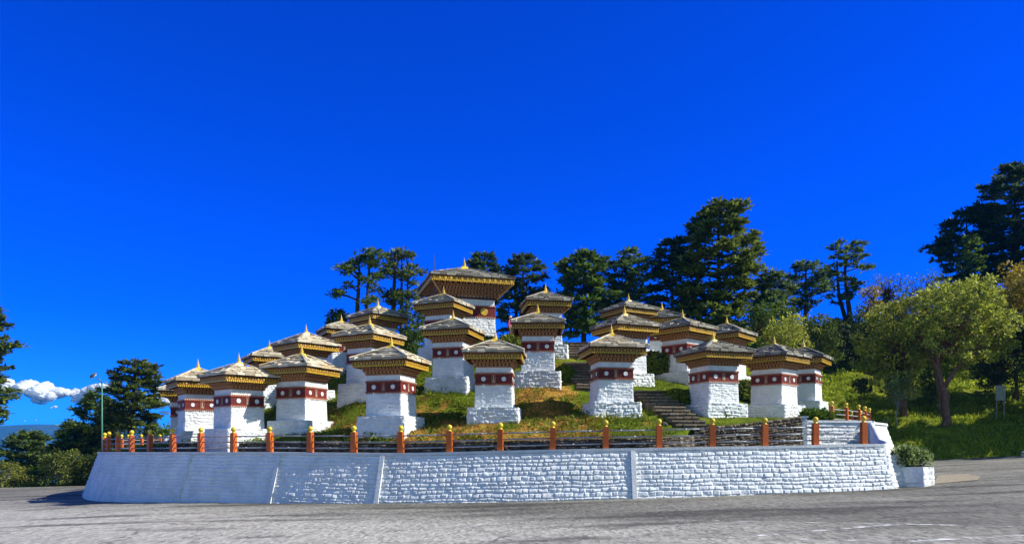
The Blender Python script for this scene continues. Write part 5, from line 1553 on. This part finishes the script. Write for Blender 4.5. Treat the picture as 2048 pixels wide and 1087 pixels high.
# ------------------------------------------------------------------ person on the crest
def person(loc, rz, s):
    bm = bmesh.new(); lay = bm.verts.layers.skin.verify()
    J = {'pel': ((0, 0, .92), .125), 'wst': ((0, .01, 1.06), .115), 'chs': ((0, .0, 1.26), .135), 'nek': ((0, .01, 1.42), .055), 'jaw': ((0, -.015, 1.50), .075), 'hed': ((0, -.005, 1.58), .090), 'crn': ((0, .005, 1.645), .07),
         'hl': ((.09, 0, .88), .095), 'kl': ((.10, -.03, .48), .062), 'al': ((.10, .0, .09), .042), 'tl': ((.11, -.13, .04), .035),
         'hr': ((-.09, 0, .88), .095), 'kr': ((-.10, -.01, .48), .062), 'ar': ((-.10, .03, .09), .042), 'tr': ((-.12, -.10, .04), .035),
         'sl': ((.17, 0, 1.37), .062), 'el': ((.23, .03, 1.10), .045), 'wl': ((.20, -.14, .94), .030), 'pl': ((.19, -.20, .90), .034),
         'sr': ((-.17, 0, 1.37), .062), 'er': ((-.24, .02, 1.10), .045), 'wr': ((-.25, -.04, .86), .030), 'pr': ((-.25, -.06, .79), .034)}
    E_ = [('pel', 'wst'), ('wst', 'chs'), ('chs', 'nek'), ('nek', 'jaw'), ('jaw', 'hed'), ('hed', 'crn'), ('pel', 'hl'), ('hl', 'kl'), ('kl', 'al'), ('al', 'tl'), ('pel', 'hr'), ('hr', 'kr'), ('kr', 'ar'), ('ar', 'tr'),
          ('chs', 'sl'), ('sl', 'el'), ('el', 'wl'), ('wl', 'pl'), ('chs', 'sr'), ('sr', 'er'), ('er', 'wr'), ('wr', 'pr')]
    for sd, w in ((1, 'pl'), (-1, 'pr')):
        c = J[w][0]
        for i in range(4):
            nm = f'{w}{i}'; J[nm] = ((c[0] + sd * .004, c[1] - .025 + .016 * i, c[2] - .075 + .008 * abs(i - 1)), .010); E_.append((w, nm))
        J[w + 't'] = ((c[0] - sd * .01, c[1] - .05, c[2] - .02), .011); E_.append((w, w + 't'))
    V = {}
    for k, (p, r_) in J.items():
        v = bm.verts.new(p); v[lay].radius = (r_, r_ * (.85 if k in ('chs', 'wst', 'pel') else 1)); V[k] = v
        v[lay].use_root = (k == 'pel')
    for a, c in E_: bm.edges.new((V[a], V[c]))
    me = bpy.data.meshes.new('tmp'); bm.to_mesh(me); bm.free()
    o = bpy.data.objects.new('person', me); COL.objects.link(o)
    m = o.modifiers.new('s', 'SKIN'); m.use_smooth_shade = True
    sb = o.modifiers.new('d', 'SUBSURF'); sb.levels = sb.render_levels = 1
    dg = bpy.context.evaluated_depsgraph_get()
    me2 = bpy.data.meshes.new_from_object(o.evaluated_get(dg)); o.modifiers.clear(); o.data = me2
    me2.materials.clear()
    for q in ('skin', 'pink', 'trouser', 'lamp_grey'): me2.materials.append(M[q])
    for p in me2.polygons:
        c = p.center
        i = 0
        if c.z < .10: i = 3
        elif c.z < .95 and abs(c.x) < .17 or (c.z < .95 and c.z < .70): i = 2
        elif c.z < 1.44 and not (abs(c.x) > .17 and c.z < .97): i = 1
        p.material_index = i
    o.location = loc; o.rotation_euler = (0, 0, rz); o.scale = (s, s, s)
    tag(o, 'person in a pink top and brown trousers standing on the crest beside the tower', 'person')
    b = MB(); b.lathe([(.105, 1.60), (.108, 1.64), (.095, 1.69), (.05, 1.725), (.01, 1.73)], 14, (0, .005, 0)); b.lathe([(.15, 1.595), (.15, 1.605), (.10, 1.615)], 14, (0, .0, 0))
    b.build('hat', M['hair'], o, True)
    b = MB(); b.lathe([(.006, 0), (.012, .01), (.004, .03)], 6, (0, -.10, 1.525)); b.build('nose', M['skin'], o)
    return o


py_ = 45.0; pz_ = PZ(676, py_)
person((PX(1021, py_), py_, pz_), math.radians(60), (PZ(631, py_) - pz_) / 1.73)

# ------------------------------------------------------------------ far ridge, clouds, air
r_ = np.random.default_rng(3)
nx, ny = 220, 26
u = np.linspace(-1.05, 1.05, nx); v = np.linspace(0, 1, ny)
U_, V_ = np.meshgrid(u, v)
Yr = 3300 + 600 * V_; Xr = U_ * 4300
ridge = 88 + 28 * np.interp(Xr[0], [-4400, -2700, -2460, -2300, -2150, -1900, 4400], [.6, .75, .95, .95, .45, .3, .2]) + 24 * (fbm(Xr[0] / 500.0, Xr[0] * 0, 61) - .5)
Zr = -420 + (ridge[None, :] + 420) * sstep(0, 1, V_) + (fbm(Xr / 180, Yr / 180, 63) - .5) * 90 * sstep(0, .4, V_) * (1 - sstep(.8, 1, V_))
back = np.stack([Xr[-1], Yr[-1] + 500, np.full(nx, -430.)], -1)
Vt = np.concatenate([np.stack([Xr, Yr, Zr], -1).reshape(-1, 3), back]); qq = grid_faces(nx, ny + 1)
t_ = NT('forest_hill'); c_ = t_.coord(); k_ = t_.ramp(t_.noise(c_, .012, 6, .7), [(.35, (.025, .045, .02)), (.7, (.07, .09, .035))])
M['forest'] = t_.done(t_.principled(k_, .95, None, 0, .05))
o = link_mesh('distant_hills', np_mesh('distant_hills', Vt, qq, None, True), M['forest']); tag(o, kind='structure')

t_ = NT('cloud_white')
d_ = t_.n('ShaderNodeBsdfDiffuse'); d_.inputs[0].default_value = (.98, .98, .98, 1); tr_ = t_.n('ShaderNodeBsdfTranslucent'); tr_.inputs[0].default_value = (.98, .98, .98, 1)
mx_ = t_.n('ShaderNodeMixShader'); mx_.inputs[0].default_value = .5; t_.l(d_.outputs[0], mx_.inputs[1]); t_.l(tr_.outputs[0], mx_.inputs[2])
M['cloud'] = t_.done(mx_.outputs[0])


def cloud(lobes, Y, seed):
    rr = random.Random(seed); bm = bmesh.new()
    k = Y / F
    for px, py, rad in lobes:
        for q in range(4):
            a = rr.uniform(0, 2 * PI); d = rr.uniform(.1, .85)
            s = rad * rr.uniform(.42, .85)
            c = Vector((PX(px + rad * d * math.cos(a) * 1.25, Y), Y + rr.uniform(-1, 1) * rad * k, PZ(py - rad * .45 * d * math.sin(a), Y)))
            res = bmesh.ops.create_icosphere(bm, subdivisions=4, radius=1)
            for vtx in res['verts']:
                p = vtx.co
                n1 = vnoise(p.x * 2.3 + c.x * .01 + 50, p.y * 2.3 + p.z * 2.1 + 50, seed); n2 = vnoise(p.x * 6 + 90, p.z * 6 + p.y * 3 + 90, seed + 2); n3 = vnoise(p.x * 14 + 90, p.z * 14 + p.y * 9 + 90, seed + 3)
                m = s * k * float(1 + .5 * (n1 - .5) + .24 * (n2 - .5) + .10 * (n3 - .5))
                z = p.z * (.85 if p.z > 0 else .45)
                vtx.co = c + Vector((p.x * 1.15, p.y, z)) * m
    me = bpy.data.meshes.new('cloud'); bm.to_mesh(me); bm.free()
    me.polygons.foreach_set('use_smooth', [True] * len(me.polygons))
    o = link_mesh('clouds', me, M['cloud']); tag(o, kind='structure')


cloud([(-30, 775, 22), (0, 772, 20), (22, 778, 20), (50, 778, 22), (66, 780, 21), (84, 789, 18), (95, 795, 15), (75, 803, 9)], 16000, 1)
cloud([(112, 788, 15), (128, 786, 16), (146, 787, 17), (160, 791, 14), (155, 800, 9), (175, 783, 13), (190, 778, 14), (205, 777, 13), (222, 782, 12)], 16500, 2)
cloud([(316, 782, 13), (326, 796, 13), (338, 808, 12), (318, 815, 8), (350, 800, 10), (330, 826, 6)], 16800, 4)
cloud([(110, 813, 3.5), (104, 815, 2.5), (73, 840, 1.6), (50, 841, 1.4)], 15500, 5)

HAZE = True
if HAZE:
    b = MB(); b.box(-9600, 9600, -9600, 9600, -480, 150)
    t_ = NT('haze_air'); v_ = t_.n('ShaderNodeVolumePrincipled'); v_.inputs['Density'].default_value = 1.4e-4
    v_.inputs['Color'].default_value = (.03, .36, 1.0, 1); v_.inputs['Anisotropy'].default_value = .0
    t_.l(v_.outputs[0], t_.out.inputs['Volume'])
    o = b.build('haze', t_.m); tag(o, kind='stuff')
